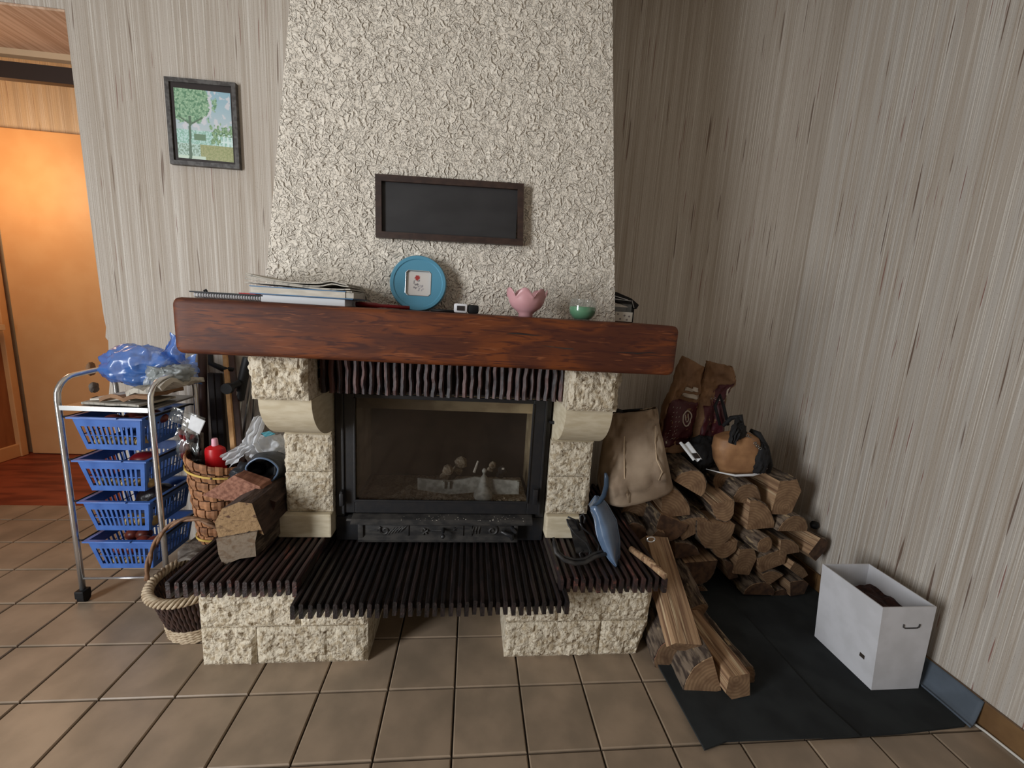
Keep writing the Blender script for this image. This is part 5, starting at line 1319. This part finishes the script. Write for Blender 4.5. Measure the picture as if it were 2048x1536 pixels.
def paperbag(lab, outline_l, outline_r, Y, dep, seed):
    def f(u, v):
        a = 2*PI*u; l, r = lerp_l(outline_l, v), lerp_l(outline_r, v); s = (math.copysign(abs(math.cos(a))**.55, math.cos(a))+1)/2
        p = at(l[0]*(1-s)+r[0]*s, l[1]*(1-s)+r[1]*s, Y); p.y += dep*(1-.75*v)*math.copysign(abs(math.sin(a))**.6, math.sin(a))
        p += Vector((0, 1, .3))*noise.fractal(Vector((s*3, v*4, seed+(math.sin(a) > 0)*5)), .8, 2.2, 4)*.030
        return p
    o = obj('paper_sack', B().grid(f, 72, 48, wrap=True), m_kraft, smooth=True, sol=.0015, label=lab, category='sack')
    def F(s, v, off=.004):
        cs = min(max(2*s-1, -.999), .999); a = -math.acos(math.copysign(abs(cs)**(1/.55), cs)); return f((a/(2*PI)) % 1, v)-Vector((0, off, 0))
    return o, F
s1, F1 = paperbag('crumpled kraft paper sack with maroon label and white ring mark, left of two', [(1308, 898), (1312, 870), (1326, 820), (1342, 775), (1366, 712)], [(1378, 898), (1388, 862), (1398, 820), (1402, 780), (1408, 734)], .70, .06, 2)
def patch(F, s0, s1, v0, v1, m_, name, parent, off=.004, n=14, sk_=0.):
    return obj(name, B().grid(lambda u, v: F(s0+(s1-s0)*u+sk_*v, v0+(v1-v0)*v, off), n, n), m_, parent=parent, smooth=True, sol=.0006)
patch(F1, .06, .82, .10, .62, m_maroon, 'maroon_label', s1)
lab1 = B()
cx, cz = .56, .44; ringp = [F1(cx+.115*math.cos(2*PI*k/28), cz+.068*math.sin(2*PI*k/28), .0065) for k in range(28)]
lab1.tube(ringp, .0032, 6, closed=True)
up = [(cx-.045, cz+.03), (cx-.045, cz-.01), (cx-.02, cz-.03), (cx+.02, cz-.03), (cx+.045, cz-.01), (cx+.045, cz+.03)]
lab1.tube([F1(x, z, .0065) for x, z in up], .0024, 6)
random.seed(3)
for row in range(3):
    for k in range(9):
        v = .20+k*.042; s = .16+row*.085; h = random.uniform(.01, .03)
        lab1.tube([F1(s, v, .0062), F1(s+h, v+.012, .0062)], .0009, 4)
lab1.tube([F1(.15, .16, .0062), F1(.15, .19, .0062)], .004, 6)
obj('white_lettering', lab1, m_offwhite, parent=s1)
patch(F1, .30, .80, .66, .71, m_offwhite, 'pale_print', s1, .004, 6); patch(F1, .35, .78, .74, .775, m_offwhite, 'pale_print', s1, .004, 6)
s2, F2 = paperbag('kraft paper sack with flopped top and maroon print, right of two', [(1372, 898), (1384, 850), (1394, 810), (1402, 770), (1414, 722)], [(1432, 900), (1444, 850), (1448, 800), (1470, 765), (1462, 732)], .68, .055, 7)
patch(F2, .10, .92, .12, .50, m_maroon, 'maroon_label', s2); patch(F2, .34, .86, .50, .74, m_maroon, 'maroon_label', s2, .004, 14, .1)
def text(F, s, s0, v0, ds, dv, h, m_, parent, name='lettering'):
    cu = bpy.data.curves.new('t', 'FONT'); cu.body = s; to = bpy.data.objects.new('t', cu); me = bpy.data.meshes.new_from_object(to)
    b = B(); wd = max(v.co.x for v in me.vertices)
    b.add([F(s0+ds*v.co.x/wd-dv*0, v0+h*v.co.y+dv*v.co.x/wd, .006) for v in me.vertices], [tuple(p.vertices) for p in me.polygons])
    o = obj(name, b, m_, parent=parent); bpy.data.objects.remove(to); return o
text(F2, 'ecou', .30, .56, .5, -.04, .05, m_offwhite, s2)
obj('white_swoosh', B().tube([F2(.88, .72, .006), F2(.78, .66, .006), F2(.80, .60, .006), F2(.90, .56, .006)], [.001, .004, .004, .001], 6), m_offwhite, parent=s2)
b = B(); P = [at(1358, 886, .50), at(1379, 886, .50), at(1404, 920, .44), at(1386, 922, .44)]
b.grid(lambda u, v: (P[0]*(1-u)+P[1]*u)*(1-v)+(P[3]*(1-u)+P[2]*u)*v+Vector((0, 0, .006))*math.sin(u*9), 8, 8)
wp = obj('leaflet', b, m_label, sol=.001, label='white leaflet sticking out between the paper sacks and the topmost log', category='leaflet')
obj('dark_photo', B().grid(lambda u, v: P[3].lerp(P[2], .35+.55*u).lerp(P[0].lerp(P[1], .35+.55*u), .08+.3*v)+Vector((0, -.004, .004)), 3, 3), m_frame2, parent=wp)

hg = thing('handbag', 'tan handbag with black straps on top of the log pile', 'handbag', at(1482, 945, .56))
def bagf(u, v):
    a = 2*PI*u; l = lerp_l([(1440, 944), (1430, 920), (1427, 895), (1432, 875), (1452, 868)], v); r = lerp_l([(1524, 944), (1522, 915), (1520, 895), (1512, 872), (1490, 862)], v)
    s = (math.copysign(abs(math.cos(a))**.7, math.cos(a))+1)/2; p = at(l[0]*(1-s)+r[0]*s, l[1]*(1-s)+r[1]*s, .52)
    p.y += .065*math.sqrt(max(0, 1-(2*v-1)**4)*.9+.1)*math.sin(a); return p+Vector((0, 1, .2))*noise.fractal(Vector((u*6, v*3, 2)), 1, 2, 3)*.007
b = B().grid(bagf, 56, 30, wrap=True); top = [bagf(k/56, 1) for k in range(56)]; cc = sum(top, Vector())/56; b.add(top+[cc], [(k, (k+1) % 56, 56) for k in range(56)])
bot = [bagf(k/56, 0) for k in range(56)]; cc = sum(bot, Vector())/56; b.add(bot+[cc], [(k, (k+1) % 56, 56) for k in range(56)])
obj('leather_body', b, m_leather, parent=hg, smooth=True)
crumple('black_side', (at(1405, 905, .60).x, .60, at(1405, 905, .60).z), (.060, .05, .075), m_blackcloth, None, None, .25, 4, parent=hg)
crumple('black_flap', (at(1472, 862, .49).x, .475, at(1472, 862, .49).z), (.040, .022, .038), m_blackcloth, None, None, .3, 7, parent=hg, rot=.4)
ribbon([at(1478, 838, .50), at(1470, 860, .455), at(1461, 886, .445)], .026, .014, m_blackcloth, 'flap_tongue', hg, 3)
crumple('black_side', (at(1514, 915, .49).x, .475, at(1514, 915, .49).z), (.032, .035, .066), m_blackcloth, None, None, .2, 14, parent=hg)
b = B().tube([at(1500, 860, .52), at(1516, 868, .50), at(1530, 895, .49), at(1538, 930, .50), at(1536, 944, .52)], [.008, .014, .017, .016, .010], 10)
b.tube([at(1440, 850, .60), at(1430, 812, .60), at(1440, 790, .60), at(1448, 815, .60), at(1456, 850, .60)], .007, 8)
b.tube([at(1446, 852, .58), at(1462, 836, .58), at(1482, 833, .56), at(1484, 850, .54)], [.008, .011, .012, .009], 10)
obj('strap', b, m_blackcloth, parent=hg, smooth=True)
b = B(); cz_ = at(1505, 878, .47)
for k in range(7):
    p = at(1490+k*5, 866+k*5.2, .475-.004*k); b.tube([p+Vector((.006*math.cos(a), 0, .006*math.sin(a))) for a in [2*PI*i/8 for i in range(8)]], .002, 5, closed=True)
obj('chain', b, m_steel, parent=hg, smooth=True)
b = B(); p = at(1464, 893, .472); b.tube([p+Vector((.010*math.cos(a), 0, .006*math.sin(a))) for a in [2*PI*i/14 for i in range(14)]], .0022, 6, closed=True); b.lathe([(0, -.003), (.003, 0), (0, .003)], at(1462, 899, .468), 8)
obj('buckle', b, m_steel, parent=hg, smooth=True)
b = B().tube([at(1412, 938, .52), at(1440, 945, .48), at(1470, 951, .46), at(1505, 950, .46), at(1522, 945, .48), at(1533, 936, .50)], [.002, .003, .005, .006, .006, .005], 8)
obj('white_cord', b, m_label, smooth=True, label='white cord under the tan handbag', category='cord')
b = B().lathe([(0, -.020), (.014, -.014), (.019, 0), (.014, .014), (0, .020)], at(1629, 1050, .50), 16)
obj('black_ball', b, m_black, smooth=True, label='small black ball wedged right of the log pile by the wall', category='ball')

# ------------------------------------------------------------------ mats, box, cable
def sheet(lab, poly, z0, th, m_):
    b = B().prism(poly, z0, z0+th, ax='z'); return obj('foam_mat', b, m_, label=lab, category='mat')
A = [atz(*p) for p in ((1325, 1350), (1350, 1400), (1408, 1507), (1455, 1494), (1580, 1486), (1718, 1479), (1672, 1428))]
sheet('grey foam mat under the loose logs, its torn front corner by the tiles', [(A[0].x, .40), (A[0].x-.005, .05), (A[1].x, A[1].y), (A[2].x, A[2].y), (A[3].x, A[3].y+.006), (A[5].x, A[5].y), (1.19, -.10), (1.19, .40)], .009, .006, m_mat1)
sheet('dark grey foam mat under the white carton and the log pile', [(.74, .42), (.74, .02), (1.05, .0), (1.10, -.215), (1.36, -.212), (1.60, -.200), (1.640, -.165), (1.648, .0), (1.655, .85), (.74, .85)], .001, .0075, m_mat1)
b = B()
prf = [(.0, .012), (.25, .010), (.5, .020), (.75, .046), (1., .086)]
def curl(u, v):
    xs_ = 1.605+.048*u+.004*math.sin(v*3); 
    k = min(int(u*4), 3); f = u*4-k; z = prf[k][1]*(1-f)+prf[k+1][1]*f
    return (xs_, .01-.205*v+.03*(1-u)*(.5-v), z)
b.grid(curl, 14, 16); obj('foam_strip', b, m_mat2, sol=.005, smooth=True, label='blue-grey foam strip curling up the wall right of the white carton', category='mat')
b = B().tube([(1.640, -.185, .005), (1.648, -.22, .005), (1.652, -.30, .005), (1.650, -.45, .005)], .004, 8)
obj('cable', b, m_cable, smooth=True, label='white cable running along the foot of the right wall', category='cable')
# carton
bxx0, bxx1, by0, by1, bh = 1.408, 1.588, -.072, .165, .325
cb_ = thing('carton_box', 'open white carton with dark filling standing on the mat by the right wall', 'box', ((bxx0+bxx1)/2, (by0+by1)/2, .009))
zb = .0095; th = .004
def bp_(x, y, t): return (x+(x-1.5)*.0*t, y, zb+(bh-zb)*t)
b = B()
b.box((bxx0, by0, zb), (bxx1, by0+th, bh)).box((bxx0, by1-th, zb), (bxx1, by1, bh)).box((bxx0, by0+th, zb), (bxx0+th, by1-th, bh)).box((bxx1-th, by0+th, zb), (bxx1, by1-th, bh)).box((bxx0+th, by0+th, zb), (bxx1-th, by1-th, zb+.004))
for v in b.v:
    if v.z > .2: v.x += (-.020 if v.x > 1.5 else -.022)*(v.z-.0)/.325*.0+(-.030 if v.x < 1.5 else -.012)
obj('carton_walls', b, m_card, parent=cb_)
obj('dark_filling', B().grid(lambda u, v: (bxx0-.008+(bxx1-bxx0-.006)*u, by0+.02+(by1-by0-.05)*v, .255+.014*noise.noise(Vector((u*6, v*6, 1)))), 16, 16), m_soil, parent=cb_)
sx_ = (bxx0+bxx1)/2-.0
b = B(); yh = by0-.0012
b.tube([(sx_-.030, yh, .262), (sx_-.029, yh, .252), (sx_-.022, yh, .248), (sx_+.022, yh, .248), (sx_+.029, yh, .252), (sx_+.030, yh, .262)], .0022, 6)
obj('handle_slot', b, m_irondull, parent=cb_, smooth=True)
obj('small_sticker', B().box((bxx0-.0095, -.036, .095), (bxx0-.0085, -.018, .118)), m_grout, parent=cb_)
# torn plaster at the ragged wall end
for (px, py, h_, m_, lb) in ((182, 738, 13, m_kraft, 'torn tan wallpaper flap at the ragged wall end above the trolley'), (188, 775, 10, m_slab, 'broken grey plaster lump at the ragged wall end behind the trolley'), (191, 800, 7, m_frame2, 'dark broken plaster hole edge at the wall end just above the trolley tray')):
    p = at(px, py, .90); s = mpp(p); 
    crumple('torn_wallpaper' if m_ is m_kraft else 'plaster_lump', p, (.012, .02, h_*s), m_, lb, 'wallpaper' if m_ is m_kraft else 'plaster', .2, px, n=24)
